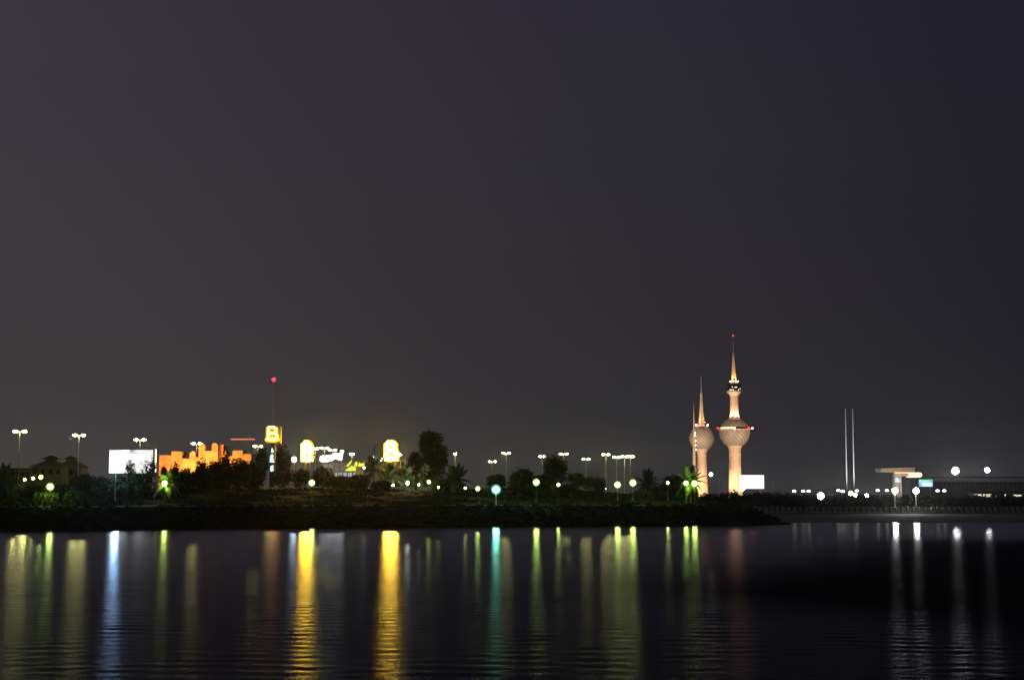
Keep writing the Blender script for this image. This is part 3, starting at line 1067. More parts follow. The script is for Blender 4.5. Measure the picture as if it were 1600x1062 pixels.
def pavilion(label, xc, Y, xl, xr, yl, ytop, sx0, sx1, ysm0, wall_y, lit):
    zg_ = zground(PX(xc, Y), Y)
    t = thing('pavilion_house', label, 'house', (PX(xc, Y), Y, zg_))
    s = Y / F_PX
    ez = PZ(yl, Y) - zg_
    MB().box((xl - xc) * s + 0.7, (xr - xc) * s - 0.7, -4, 4, -0.5, ez).build('wall', M['house'], t)
    rf = MB().taper((xl - xc) * s, (xr - xc) * s, -5, 5, ez + 0.01, PZ(ysm0 + 2.2, Y) - zg_, 0.22, 0.25).build('roof', M['roof'], t)
    MB().box((sx0 - xc) * s * 0.55, (sx1 - xc) * s * 0.55, -1.0, 1.0, PZ(ysm0 + 2.4, Y) - zg_, PZ(ysm0 - 0.6, Y) - zg_).build('lantern', M['house'], rf)
    MB().taper((sx0 - xc) * s, (sx1 - xc) * s, -2.2, 2.2, PZ(ysm0, Y) - zg_, PZ(ytop, Y) - zg_, 0.08).build('lantern_roof', M['roof'], rf)
    for i in range(4):
        wx = (xl - xc) * s + 1.6 + i * ((xr - xl) * s - 3.2) / 3
        wd = MB().box(wx - 0.45, wx + 0.45, -4.08, -3.9, ez - 2.3, ez - 0.9).build('window', M['glass'], t)
        MB().box(wx - 0.55, wx + 0.55, -4.12, -4.02, ez - 2.42, ez - 2.31).build('sill', M['plaster'], wd)
    MB().box((xl - xc) * s - 0.02, (xr - xc) * s + 0.02, -5.08, -4.95, ez - 0.14, ez - 0.0).build('eaves_board', M['plaster'], t)
    return t


pavilion('left pavilion house with a large two-tiered hipped roof', 78, 478, 52, 104, 729, 711, 64, 93, 717, 745, True)
pavilion('right pavilion house with a smaller two-tiered hipped roof', 108.5, 490, 88, 134, 730, 712, 99, 120, 717, 745, False)
Y = 474
zg_ = zground(PX(32, Y), Y)
an = thing('flat_roofed_house', 'long low flat-roofed house left of the pavilions', 'house', (PX(32, Y), Y, zg_))
s = Y / F_PX
top = PZ(733, Y) - zg_
MB().box(-18 * s, 22 * s, -3.5, 4, -0.5, top).build('wall', M['house'], an)
MB().box(-22 * s, 25 * s, -4.3, 4.5, top + 0.01, top + 0.35).build('roof', M['roof'], an)
for i in range(5):
    wx = -14 * s + i * 7.4 * s
    wd = MB().box(wx - 0.4, wx + 0.4, -3.58, -3.4, top - 2.1, top - 0.8).build('window', M['glass'], an)
    MB().box(wx - 0.5, wx + 0.5, -3.62, -3.52, top - 2.22, top - 2.11).build('sill', M['plaster'], wd)

# ------------------------------------------------------------------ orange adobe building
Y = 466.0
s = Y / F_PX
zg_ = zground(PX(310, Y), Y)
ad = thing('adobe_building', 'orange floodlit adobe building with stepped walls and rounded parapet horns', 'building', (PX(310, Y), Y, zg_))


def xz(x, y):
    return ((x - 310) * s, PZ(y, Y) - zg_)


def wing(x0, x1, ytop, d0, d1, name='wing', m_='adobe'):
    a, zt = xz(x0, ytop)
    b_, _ = xz(x1, ytop)
    r = min(0.14, (b_ - a) * 0.2)
    MB().prism([(a, -0.5), (b_, -0.5), (b_, zt - r), (b_ - r * 0.3, zt - r * 0.3), (b_ - r, zt), (a + r, zt), (a + r * 0.3, zt - r * 0.3), (a, zt - r)], d0, d1).build(name, M[m_], ad)


def horn(x0, x1, ytop, ybase, d0, d1):
    a, zt = xz(x0, ytop)
    b_, zb = xz(x1, ybase)
    r = (b_ - a) / 2
    pts = [(a, zb), (b_, zb)]
    for i in range(9):
        t_ = PI * i / 8
        pts.append((a + r + r * math.cos(t_), zt - r + r * math.sin(t_)))
    MB().prism(pts, d0, d1).build('parapet_horn', M['adobe'], ad)


wing(248, 267.2, 711, 0, 7)
wing(267.2, 283, 705, -0.25, 6.5)
wing(283.0, 295.5, 716, 0.1, 6)
wing(295.5, 304.5, 707, -0.3, 5, 'tower')
horn(297.6, 304, 704.5, 708, -0.28, 1.5)
wing(304.5, 309.5, 714, 0.1, 6)
wing(309.5, 339.5, 704.3, -0.45, 7, 'main_block')
horn(309.8, 319.6, 692.5, 704.6, -0.44, 1.2)
horn(330, 339.3, 691.8, 704.6, -0.44, 1.2)
wing(339.8, 346, 694, 2.0, 7, 'rear_tower')
wing(345, 352.5, 704, 0.2, 5)
wing(352.5, 362, 712, 0.4, 5)
wing(362, 378, 703.5, 0.1, 6)
wing(378, 391, 709, 0.3, 6)
for i, (x_, pw, col, tgt) in enumerate(((258, 7000, (1, 0.34, 0.075), 718), (276, 7000, (1, 0.34, 0.075), 714), (297, 7000, (1, 0.36, 0.08), 714), (324, 21000, (1, 0.45, 0.10), 703), (349, 6200, (1, 0.37, 0.08), 710), (371, 8800, (1, 0.37, 0.08), 710))):
    X = PX(x_, Y)
    zz = zground(X, Y - 13)
    floodlight('wall_floodlight', 'orange ground floodlight below the ' + ('leftmost low wing', 'tall left wing', 'slim tower', 'horned main block', 'wing right of the horns', 'right wing')[i] + ' of the adobe building', (X, Y - 13, zz), (X, Y, PZ(tgt, Y)), pw * 1.35, col, 100, 'orange floodlights below the adobe building', 0.25)

# ------------------------------------------------------------------ letter signs
def stroke_B(mb, w, h, r, y=0.0):
    mb.tube([(0, y, 0), (0, y, h)], r, 8)
    pts = []
    for i in range(10):
        t_ = PI / 2 - PI * i / 9
        pts.append((w * 0.45 + w * 0.42 * math.cos(t_), y, h * 0.75 + h * 0.25 * math.sin(t_)))
    mb.tube([(0, y, h)] + pts + [(0, y, h * 0.5)], r, 8)
    pts = []
    for i in range(10):
        t_ = PI / 2 - PI * i / 9
        pts.append((w * 0.5 + w * 0.5 * math.cos(t_), y, h * 0.25 + h * 0.25 * math.sin(t_)))
    mb.tube([(0, y, h * 0.5)] + pts + [(0, y, 0)], r, 8)


E_NEON = emit('yellow_neon_tube', (1.0, 0.80, 0.22), 3.2)
E_NEON_O = emit('orange_neon_tube', (1.0, 0.50, 0.04), 2.0)
E_BIGB = emit('bright_yellow_letter', (1.0, 0.60, 0.045), 110.0)
E_HALO = emit('yellow_painted_halo', (1.0, 0.60, 0.02), 0.95, (0.5, 0.3, 0.02))
E_CYAN = emit('white_cyan_letter', (0.75, 1.0, 1.0), 1.1)
E_SCRIPT = emit('white_script_letter', (0.9, 0.95, 1.0), 7.0)
Y = 425.0
s = Y / F_PX
zg_ = zground(PX(425, Y), Y)
sg = thing('letter_sign', 'square yellow board with a glowing letter B on a tall post', 'sign', (PX(425, Y), Y, zg_))
bx0, bx1 = (412.5 - 425) * s, (437 - 425) * s
bz0, bz1 = PZ(692, Y) - zg_, PZ(666, Y) - zg_
MB().box(bx0, bx1, 0, 2.2, bz0, bz1).build('board', M['yellow_board'], sg)
MB().box(-0.45, 0.45, 0.5, 1.4, -0.5, bz0 - 0.01).build('post', M['dark_steel'], sg)
lt = MB()
stroke_B(lt, 2.6, 3.4, 0.3)
o = lt.build('letter', E_NEON, sg, ((417.8 - 425) * s, -0.36, bz0 + 0.95))
ov = MB()
ov.tube([(1.95 * math.cos(2 * PI * i / 20), -0.3, 0.55 * math.sin(2 * PI * i / 20)) for i in range(20)], 0.16, 6, True)
ov.build('neon_swash', E_NEON_O, sg, ((424.5 - 425) * s, -0.1, bz0 + 0.95))


Yv = 418.0
zv = zground(PX(424.5, Yv), Yv)
vs_ = thing('blade_sign', 'narrow dark blade sign with three pale lit glyphs one above another', 'sign', (PX(424.5, Yv), Yv, zv))
MB().box(-0.72, 0.72, 0.05, 0.5, -0.3, PZ(699, Yv) - zv).build('board', M['dark_steel'], vs_)
for yb_, sc_x, sc_z, poly in ((707, 1.0, 1.25, [(-.3, 0), (.3, 0), (.35, .6), (.1, .65), (.1, 1.0), (-.15, 1.0), (-.3, .6)]),
                              (722, 1.25, 1.3, [(-.5, 0), (.45, 0), (.45, .3), (0, .4), (.35, .55), (.4, .8), (0, .85), (.2, 1.05), (.3, 1.3), (.1, 1.7), (-.25, 1.6), (-.45, 1.2)]),
                              (736, 1.15, 1.15, [(-.4, 0), (.4, 0), (.5, .5), (.25, .8), (.35, 1.2), (.15, 1.5), (-.1, 1.2), (-.3, 1.3), (-.4, .9)])):
    MB().prism([(a * sc_x, PZ(yb_, Yv) - zv + c * sc_z) for a, c in poly], -0.09, 0.03).build('lit_glyph', E_CYAN, vs_)


def big_B(label, xl, yb, yt, wpx, Y, legs):
    zg_ = zground(PX(xl, Y), Y)
    s_ = Y / F_PX
    t = thing('letter_sign', label, 'sign', (PX(xl, Y), Y, zg_))
    z0_ = PZ(yb, Y) - zg_
    h_ = (yb - yt) * s_
    lt_ = MB()
    stroke_B(lt_, wpx * s_, h_, 0.46)
    lt_.build('letter', E_BIGB, t, (0, 0, z0_))
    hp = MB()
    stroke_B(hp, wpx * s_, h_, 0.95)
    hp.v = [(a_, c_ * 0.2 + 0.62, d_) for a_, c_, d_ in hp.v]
    hp.build('painted_halo', E_HALO, t, (0, 0, z0_))  # added shape whose yellow emission stands in for the letter's glow
    MB().box(-0.6, wpx * s_ + 0.6, -0.25, 0.25, z0_ - 0.62, z0_ - 0.40).build('swash_bar', E_BIGB, t)
    fr_ = MB()
    for lx in legs:
        fr_.tube([(lx, 0.95, -0.3), (lx, 0.95, z0_ + h_)], 0.12, 6)
    for zz in (z0_, z0_ + h_ / 2, z0_ + h_):
        fr_.tube([(legs[0], 0.95, zz), (legs[-1], 0.95, zz)], 0.09, 6)
        fr_.tube([(legs[0] + 0.01, 0.95, zz), (legs[0] + 0.01, 0.6, zz)], 0.07, 6)
    fr_.build('support_frame', M['dark_steel'], t)
    return t


big_B('dazzling yellow letter B standing left of the white script sign', 473.5, 716.5, 692.5, 11.5, 430, (0.3, 1.6))
big_B('dazzling yellow letter B standing left of the tall dark tree', 604, 715.5, 692, 14.5, 430, (0.3, 2.2))

# red light mast behind the square sign
Y = 470.0
zg_ = zground(PX(425, Y), Y)
ms_ = thing('radio_mast', 'thin lattice mast with a red warning light on top', 'mast', (PX(425, Y), Y, zg_))
hm = PZ(593, Y) - zg_
tr = MB()
for a in range(3):
    an_ = 2 * PI * a / 3
    tr.tube([(0.16 * math.cos(an_), 0.16 * math.sin(an_), -0.3), (0.12 * math.cos(an_), 0.12 * math.sin(an_), hm + 2.2 * (a == 0))], 0.03, 4)
for i in range(int(hm / 0.8)):
    a0, a1 = 2 * PI * (i % 3) / 3, 2 * PI * ((i + 1) % 3) / 3
    tr.tube([(0.15 * math.cos(a0), 0.15 * math.sin(a0), i * 0.8), (0.15 * math.cos(a1), 0.15 * math.sin(a1), i * 0.8 + 0.8)], 0.016, 4)
tr.build('lattice', M['galv'], ms_)
MB().ball((0, 0, 0), 0.55, n=10, m=6).build('warning_lamp', emit('mast_red_lamp', (1.0, 0.008, 0.016), 14.0, (0.4, 0, 0)), ms_, (0.1, -0.35, hm))
MB().box(-0.1, 0.1, -0.2, 0.1, hm - 0.6, hm - 0.4).build('lamp_bracket', M['galv'], ms_)

# ------------------------------------------------------------------ amusement hall with script sign
Y = 440.0
s = Y / F_PX
zg_ = zground(PX(545, Y), Y)
hall = thing('amusement_hall', 'low pale hall with a yellow lit gable and bluish window front', 'building', (PX(545, Y), Y, zg_))


def hz(x, y):
    return ((x - 545) * s, PZ(y, Y) - zg_)


x0, zt = hz(503, 722)
x1, zb = hz(566, 737)
MB().box(x0, x1, 0, 9, -0.5, zt).build('wall', M['plaster'], hall)
MB().box(x0 - 0.3, x1 + 0.3, -0.8, 9.3, zt + 0.01, zt + 0.3).build('roof', M['roof'], hall)
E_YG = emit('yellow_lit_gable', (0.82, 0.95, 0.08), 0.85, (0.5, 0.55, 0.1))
E_BLUEWIN = emit('bluish_lit_window', (0.62, 0.75, 0.95), 0.5, (0.3, 0.3, 0.3))
gp = [hz(540, 735.5), hz(560, 735.5), hz(559.5, 731), hz(550, 727.5), hz(541, 733.5)]
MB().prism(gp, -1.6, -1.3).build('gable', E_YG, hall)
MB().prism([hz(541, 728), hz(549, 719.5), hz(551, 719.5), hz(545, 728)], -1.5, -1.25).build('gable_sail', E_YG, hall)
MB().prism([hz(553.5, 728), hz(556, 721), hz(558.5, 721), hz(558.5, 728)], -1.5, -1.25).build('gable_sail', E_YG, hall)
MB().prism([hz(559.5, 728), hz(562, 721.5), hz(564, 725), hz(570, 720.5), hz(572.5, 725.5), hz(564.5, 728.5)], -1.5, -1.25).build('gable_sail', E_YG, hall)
for i in range(8):
    a, zz = hz(524.5 + i * 4.4, 744.5)
    b_, zz2 = hz(524.5 + i * 4.4 + 3.4, 738)
    MB().box(a, b_, -1.0, -0.85, zz, zz2).build('window', E_BLUEWIN, hall)
fr = MB()
for i in range(6):
    a, zz = hz(520 + i * 8, 736.8)
    fr.box(a - 0.1, a + 0.1, -1.9, -1.7, -0.3, zz)
fr.box(hz(519, 737)[0], hz(561, 737)[0], -1.95, -1.66, hz(0, 736.8)[1], hz(0, 736.2)[1])
fr.build('porch_frame', M['dark_steel'], hall)
br_ = MB()
for (xa, ya, xb, yb) in ((518, 724, 530, 731), (530, 731, 541, 724), (541, 724, 552, 729), (531, 722, 531, 736), (519, 722, 531, 722), (541, 729, 560, 736)):
    a, za = hz(xa, ya)
    b_, zb_ = hz(xb, yb)
    br_.tube([(a, -1.2, za), (b_, -1.2, zb_)], 0.07, 5)
br_.build('roof_truss', M['dark_steel'], hall)
MB().box(hz(557, 0)[0], hz(572, 0)[0], -3.0, 1.0, -0.5, hz(0, 728.5)[1]).build('side_block', M['plaster'], hall)

Y2 = 436.0
zs = zground(PX(518, Y2), Y2)
sc_ = thing('script_sign', 'white glowing script sign on a frame above the hall roof', 'sign', (PX(518, Y2), Y2, zs))


def sz(x, y):
    return ((x - 518) * Y2 / F_PX, 0.0, PZ(y, Y2) - zs)


def ring(mb, x, y, rx, ry, r=0.42):
    mb.tube([(sz(x, y)[0] + rx * math.cos(2 * PI * i / 14), 0, sz(x, y)[2] + ry * math.sin(2 * PI * i / 14)) for i in range(14)], r, 7, True)


for k_, (x_, y_, rx_, ry_) in enumerate(((504, 716.5, 0.62, 0.55), (510.5, 716.2, 0.55, 0.6), (516.5, 714.8, 0.5, 0.5), (523, 712.3, 0.6, 0.5), (529, 712.8, 0.55, 0.55))):
    mb = MB()
    ring(mb, x_, y_, rx_, ry_, 0.33)
    mb.build('letter', E_SCRIPT, sc_)
mb = MB()
mb.tube([sz(531, 718.5), sz(533, 711), sz(535, 704), sz(533, 703.6), sz(532.6, 711)], 0.36, 7)
mb.build('letter', E_SCRIPT, sc_)
fr = MB()
for x_ in (503, 512, 521, 530):
    a = sz(x_, 719)
    fr.tube([(a[0], 0.6, -0.3), (a[0], 0.6, a[2] + 0.6)], 0.08, 5)
    fr.tube([(a[0] + 0.01, 0.6, a[2] + 0.4), (a[0] + 0.01, 0.0, a[2] + 0.4)], 0.06, 5)
fr.tube([(sz(501, 0)[0], 0.6, sz(0, 718.5)[2]), (sz(536, 0)[0], 0.6, sz(0, 718.5)[2])], 0.08, 5)
fr.build('support_frame', M['dark_steel'], sc_)

# swing ride frame with cable and scalloped arch
Y3 = 446.0
zr = zground(PX(588, Y3), Y3)
rd = thing('ride_frame', 'thin dark ride frame with a slanting cable left of the second letter', 'ride', (PX(588, Y3), Y3, zr))


def rz_(x, y):
    return ((x - 588) * Y3 / F_PX, 0.0, PZ(y, Y3) - zr)


fr = MB()
fr.tube([rz_(573.5, 724), rz_(579, 711), rz_(585, 698)], 0.1, 6)
fr.tube([rz_(585, 698), (rz_(585, 0)[0], 0, -0.3)], 0.11, 6)
fr.tube([rz_(600, 698), (rz_(600, 0)[0], 0, -0.3)], 0.11, 6)
fr.tube([rz_(585, 698), rz_(587, 694.5), rz_(592, 693.5), rz_(597, 694.5), rz_(600, 698)], 0.09, 6)
fr.build('frame', M['dark_steel'], rd)
fr = MB()
for (a, b_, yy) in ((586, 590, 699.5), (590, 594, 698.5), (586, 591, 707), (591, 596, 706), (585.5, 590, 714), (592, 597, 713)):
    fr.tube([rz_(a, yy + 3), rz_(a, yy), rz_((a + b_) / 2, yy - 2), rz_(b_, yy), rz_(b_, yy + 3)], 0.07, 5)
fr.build('scallops', M['plaster'], rd)
E_BULB = emit('white_festoon_bulb', (0.95, 1.0, 0.9), 6.0)
for x_, y_ in ((583.2, 714), (590, 715.3), (597.2, 715.8), (595.2, 719.5)):
    MB().ball((0, -0.25, 0), 0.17, n=8, m=5).build('bulb', E_BULB, rd, rz_(x_, y_))

# terrace restaurant below the second letter
Y4 = 436.0
zt4 = zground(PX(625, Y4), Y4)
te = thing('terrace_restaurant', 'flat-roofed terrace restaurant with lit columns and white roof balusters', 'building', (PX(625, Y4), Y4, zt4))


def tz(x, y):
    return ((x - 625) * Y4 / F_PX, PZ(y, Y4) - zt4)


MB().box(tz(592, 0)[0], tz(664, 0)[0], 1.0, 9, -0.5, tz(0, 735)[1]).build('wall', M['shade_wall'], te)
MB().box(tz(590, 0)[0], tz(672, 0)[0], -0.9, 9.4, tz(0, 735)[1] + 0.01, tz(0, 733.8)[1] + 0.05).build('roof', M['white'], te)
MB().box(tz(622, 0)[0], tz(652, 0)[0], 3.2, 8, tz(0, 733.7)[1] + 0.06, tz(0, 728.5)[1]).build('roof_parapet', M['plaster'], te)
MB().box(tz(594, 0)[0], tz(623, 0)[0], 1.6, 6, tz(0, 733.7)[1] + 0.06, tz(0, 720.5)[1]).build('upper_storey', M['brick'], te)
col_me = MB().box(-0.16, 0.16, -0.16, 0.16, 0, tz(0, 719.5)[1] - tz(0, 733.6)[1]).mesh('column', M['plaster'])
for x_ in (598.5, 603.5, 608, 612, 617, 620.5):
    link('column', col_me, te, (tz(x_, 0)[0], 1.1, tz(0, 733.6)[1] + 0.06))
bal_me = MB().lathe([(0.14, 0), (0.2, 0.5), (0.12, 1.3), (0.2, 2.1), (0.14, 2.3)], 8).mesh('baluster', M['white'])
for i in range(6):
    link('baluster', bal_me, te, (tz(624.5 + i * 3.7, 0)[0], 2.2, tz(0, 728.3)[1] - 0.35))
MB().box(tz(622, 0)[0], tz(646, 0)[0], 2.0, 2.5, tz(0, 728.3)[1] - 0.9, tz(0, 728.3)[1] - 0.36).build('baluster_rail', M['plaster'], te)

# lit garden wall in front of the palms
gw = thing('garden_wall', 'low pale garden wall lit under the palm fronds', 'wall', (PX(632, 405), 405, zground(PX(632, 405), 405)))
MB().box(-4.6, 7.0, 0, 0.4, -0.4, 0.75).build('wall_face', M['white'], gw)
MB().box(-4.7, 7.1, -0.06, 0.46, 0.755, 0.9).build('coping', M['concrete'], gw)
for x_, y_, sz_ in ((637, 754.5, 0.9), (614, 757.5, 0.6), (654, 757, 0.5), (590, 757, 0.4), (569, 731, 0.9)):  # right-hand wall lamp is added to brighten palms and ground
    Yw = 406.6 if x_ > 580 else 432
    X = PX(x_, Yw)
    zgw = zground(X, Yw)
    t = thing('spot_lamp', {637: 'small white spot lamp at the foot of the lit palms', 614: 'low white spot lamp at the left end of the lit garden wall', 654: 'added low white spot lamp at the right end of the lit garden wall', 590: 'tiny white spot lamp low in the dark bushes', 569: 'cyan-white spot lamp beside the yellow gable'}[x_], 'lamp', (X, Yw, zgw))
    h = max(0.3, PZ(y_, Yw) - zgw)
    MB().lathe([(0.09, -0.2), (0.06, h - 0.2)], 8).build('post', M['dark_steel'], t)
    MB().ball((0, 0, h), 0.24 * sz_ / 0.8, n=10, m=6).build('lamp_glass', emit('spot_lamp_glass', (0.8, 1.0, 1.0) if x_ == 569 else (1, 1, 0.92), 300.0 if x_ in (637, 614, 654) else 55.0), t)
# orange lit bar behind the trees
Yb = 470
zb5 = zground(PX(378, Yb), Yb)
ob = thing('roof_beam', 'long thin orange-lit beam on posts above the dark trees', 'beam', (PX(378, Yb), Yb, zb5))
sb = Yb / F_PX
zz = PZ(686, Yb) - zb5
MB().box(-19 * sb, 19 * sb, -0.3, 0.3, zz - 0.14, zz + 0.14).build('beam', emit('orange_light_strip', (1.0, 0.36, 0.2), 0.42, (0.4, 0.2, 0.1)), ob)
for dx in (-15, 14):
    MB().box(dx * sb - 0.12, dx * sb + 0.12, -0.12, 0.12, -0.3, zz - 0.145).build('post', M['dark_steel'], ob)
MB().lathe([(0.05, zz + 0.145), (0.03, zz + 2.0)], 6, (10.5 * sb, 0, 0)).build('rod', M['galv'], ob)

# ------------------------------------------------------------------ right-hand buildings and masts
for x_, yt_, lab in ((1321.8, 640, 'left one of two tall thin parallel masts'), (1333.2, 640, 'right one of two tall thin parallel masts')):
    Yp = 900.0
    t = thing('flag_mast', lab, 'mast', (PX(x_ + 1.6, Yp), Yp, 2.05), 0, 'pair of tall thin masts')
    h = PZ(yt_, Yp) - 2.05
    MB().lathe([(0.42, -0.2), (0.36, h * 0.5), (0.26, h)], 12).build('pole', M['galv'], t)
    MB().lathe([(0.9, -0.3), (0.9, 0.8), (0.45, 1.0)], 12).build('footing', M['concrete'], t)
    MB().ball((0, 0, h + 0.3), 0.42, n=10, m=6).build('finial', M['galv'], t)
    MB().box(-0.3, 0.3, -30.3, -29.7, -0.3, 0.4).build('added_uplight_box', M['dark_steel'], t)
    light('SPOT', 'added_uplight', t, (0, -30, 0.6), 85000, (0.9, 0.93, 1.0), 0.3, (t.location.x, Yp, h * 0.72), 75)  # unseen lamp added well in front to light the mast evenly

Yc = 690.0
s = Yc / F_PX
cb = thing('canopy_building', 'flat cantilevered canopy roof lit warm from below on a thick column', 'building', (PX(1405, Yc), Yc, 2.0))


def cz(x, y):
    return ((x - 1405) * s, PZ(y, Yc) - 2.0)


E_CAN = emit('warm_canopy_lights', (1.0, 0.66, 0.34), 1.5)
a, zt = cz(1373, 731)
b_, zb = cz(1426, 737)
MB().prism([(a, zt - 0.2), (a + 0.1, zb + 0.25), (a + 1.2, zb), (b_, zb - 0.3), (b_, zt + 0.3)], -5, 6).build('roof_slab', M['plaster'], cb)
pts = []
x0, z0_ = cz(1420, 738)
x1, z1_ = cz(1437.5, 745.5)
hh = (z0_ - z1_) / 2
pts = [(x0, z1_), (x1 - hh, z1_)] + [(x1 - hh + hh * math.cos(-PI / 2 + PI * i / 8), (z0_ + z1_) / 2 + hh * math.sin(-PI / 2 + PI * i / 8)) for i in range(1, 8)] + [(x1 - hh, z0_), (x0, z0_)]
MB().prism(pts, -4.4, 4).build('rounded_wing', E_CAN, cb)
MB().box(cz(1397, 0)[0], cz(1408, 0)[0], -1.4, 2, -0.3, zb - 0.35).build('column', M['plaster'], cb)
MB().box(cz(1408.2, 0)[0], cz(1419.6, 0)[0], -1.0, 3, cz(0, 744)[1], zb - 0.35).build('upper_room', M['plaster'], cb)
MB().box(cz(1397, 0)[0], cz(1408, 0)[0], -3.2, -1.6, cz(0, 738.7)[1], cz(0, 737.9)[1]).build('soffit_light', E_CAN, cb)
MB().box(cz(1409, 0)[0], cz(1418, 0)[0], -3.2, -1.6, cz(0, 738.7)[1], cz(0, 737.9)[1]).build('soffit_light', E_CAN, cb)
MB().box(-4.4, -3.6, -16.4, -15.6, -0.3, 0.5).build('added_uplight_box', M['dark_steel'], cb)
light('SPOT', 'added_uplight', cb, (-4, -16, 0.9), 20000, (1.0, 0.76, 0.56), 0.3, (cb.location.x - 2, Yc - 5, PZ(736, Yc)), 95)  # unseen lamp added to brighten the front of the canopy
for x_, yt_ in ((1397, 700), (1418.5, 702)):
    q = cz(x_, yt_)
    MB().lathe([(0.09, zt + 0.2), (0.05, q[1])], 6, (q[0], 0, 0)).build('antenna', M['galv'], cb)
E_BLUESIGN = emit('blue_lit_sign', (0.25, 0.62, 1.0), 0.75)
E_GREENSIGN = emit('green_lit_sign', (0.05, 0.85, 0.5), 0.75)
E_SIGNW = emit('sign_white_print', (0.85, 0.98, 1.0), 1.4)


def lit_sign(label, x0_, x1_, y0_, y1_, Ys, zgs, rows, head):
    t = thing('road_sign', label, 'sign', (PX((x0_ + x1_) / 2, Ys), Ys, zgs))
    ss = Ys / F_PX
    w_ = (x1_ - x0_) / 2 * ss
    zt_, zb_ = PZ(y0_, Ys) - zgs, PZ(y1_, Ys) - zgs
    hd = (zt_ - zb_) * (0.34 if head else 0.0)
    MB().box(-w_, w_, 0, 0.25, zb_, zt_ - hd - 0.02).build('panel', E_BLUESIGN, t)
    if head:
        MB().box(-w_, w_, 0, 0.25, zt_ - hd, zt_).build('header', E_GREENSIGN, t)
    for (a_, b__, c_, d_) in rows:
        MB().box(-w_ + 2 * w_ * a_, -w_ + 2 * w_ * b__, -0.06, -0.01, zb_ + (zt_ - zb_) * c_, zb_ + (zt_ - zb_) * d_).build('print_line', E_SIGNW, t)
    for sx_ in (-0.6, 0.6):
        MB().box(sx_ * w_ - 0.1, sx_ * w_ + 0.1, 0.05, 0.22, -0.3, zb_ - 0.01).build('post', M['galv'], t)


lit_sign('blue and green lit sign right of the canopy floodlights', 1436.5, 1458, 748.8, 760, 560, 2.0,
         [(0.2, 0.5, 0.36, 0.56), (0.56, 0.9, 0.36, 0.56), (0.25, 0.46, 0.10, 0.28), (0.52, 0.92, 0.10, 0.28), (0.02, 0.14, 0.72, 0.95), (0.2, 0.26, 0.72, 0.84), (0.34, 0.6, 0.72, 0.82), (0.66, 0.72, 0.72, 0.86)], True)
lit_sign('small blue lit sign hanging at the canopy column', 1398.5, 1407.5, 746, 753.2, 560, 2.0, [(0.1, 0.9, 0.12, 0.42), (0.2, 0.6, 0.62, 0.85)], False)

Yl = 780.0
s = Yl / F_PX
lb = thing('long_building', 'long dim flat-roofed building behind the floodlight masts at right', 'building', (PX(1520, Yl), Yl, 2.05))
zt = PZ(732, Yl) - 2.05
MB().box((1440 - 1520) * s, (1640 - 1520) * s, 6, 22, -0.3, PZ(752, Yl) - 2.05).build('wall', mat('grey_concrete_wall', (0.30, 0.30, 0.33), 0.9, 0.15, 0.2), lb)
MB().box((1440 - 1520) * s, (1650 - 1520) * s, 2, 24, PZ(746, Yl) - 2.05, PZ(744.6, Yl) - 2.05).build('roof_slab', M['plaster'], lb)
dot_me = MB().box(-0.35, 0.35, -0.05, 0.05, -0.35, 0.35).mesh('window', M['glass'])
for i in range(25):
    link('window', dot_me, lb, ((1444 + i * 7.4 - 1520) * s, 5.92, PZ(755, Yl) - 2.05))

Yk = 600.0
s = Yk / F_PX
kb = thing('beach_kiosks', 'row of low lit beach kiosks above the hedge at right', 'building', (PX(1550, Yk), Yk, 2.0))
E_KIOSK = emit('kiosk_window_light', (1.0, 0.92, 0.68), 1.1)
E_KIOSK2 = emit('kiosk_yellow_light', (0.95, 0.95, 0.45), 0.9)
MB().box((1520 - 1550) * s, (1605 - 1550) * s, 0.5, 5, -0.3, PZ(770.5, Yk) - 2.0).build('wall', M['plaster'], kb)
MB().box((1518 - 1550) * s, (1608 - 1550) * s, -0.8, 5.4, PZ(770.4, Yk) - 2.0 + 0.02, PZ(768.9, Yk) - 2.0 + 0.2).build('roof', M['roof'], kb)
for (xa, xb, ya, yb, mt) in ((1522, 1528, 771.5, 774, E_KIOSK), (1529, 1534, 771.8, 775, E_KIOSK), (1535, 1539, 771.6, 774.6, E_KIOSK), (1541, 1550, 771.6, 778, E_KIOSK2), (1552, 1558, 774.5, 777.5, E_KIOSK), (1570, 1572, 772, 776, E_KIOSK), (1584, 1589, 772.5, 775, E_KIOSK), (1590, 1596, 772.8, 774.8, E_KIOSK)):
    MB().box((xa - 1550) * s, (xb - 1550) * s, 0.36, 0.48, PZ(yb, Yk) - 2.0, PZ(ya, Yk) - 2.0).build('window', mt, kb)

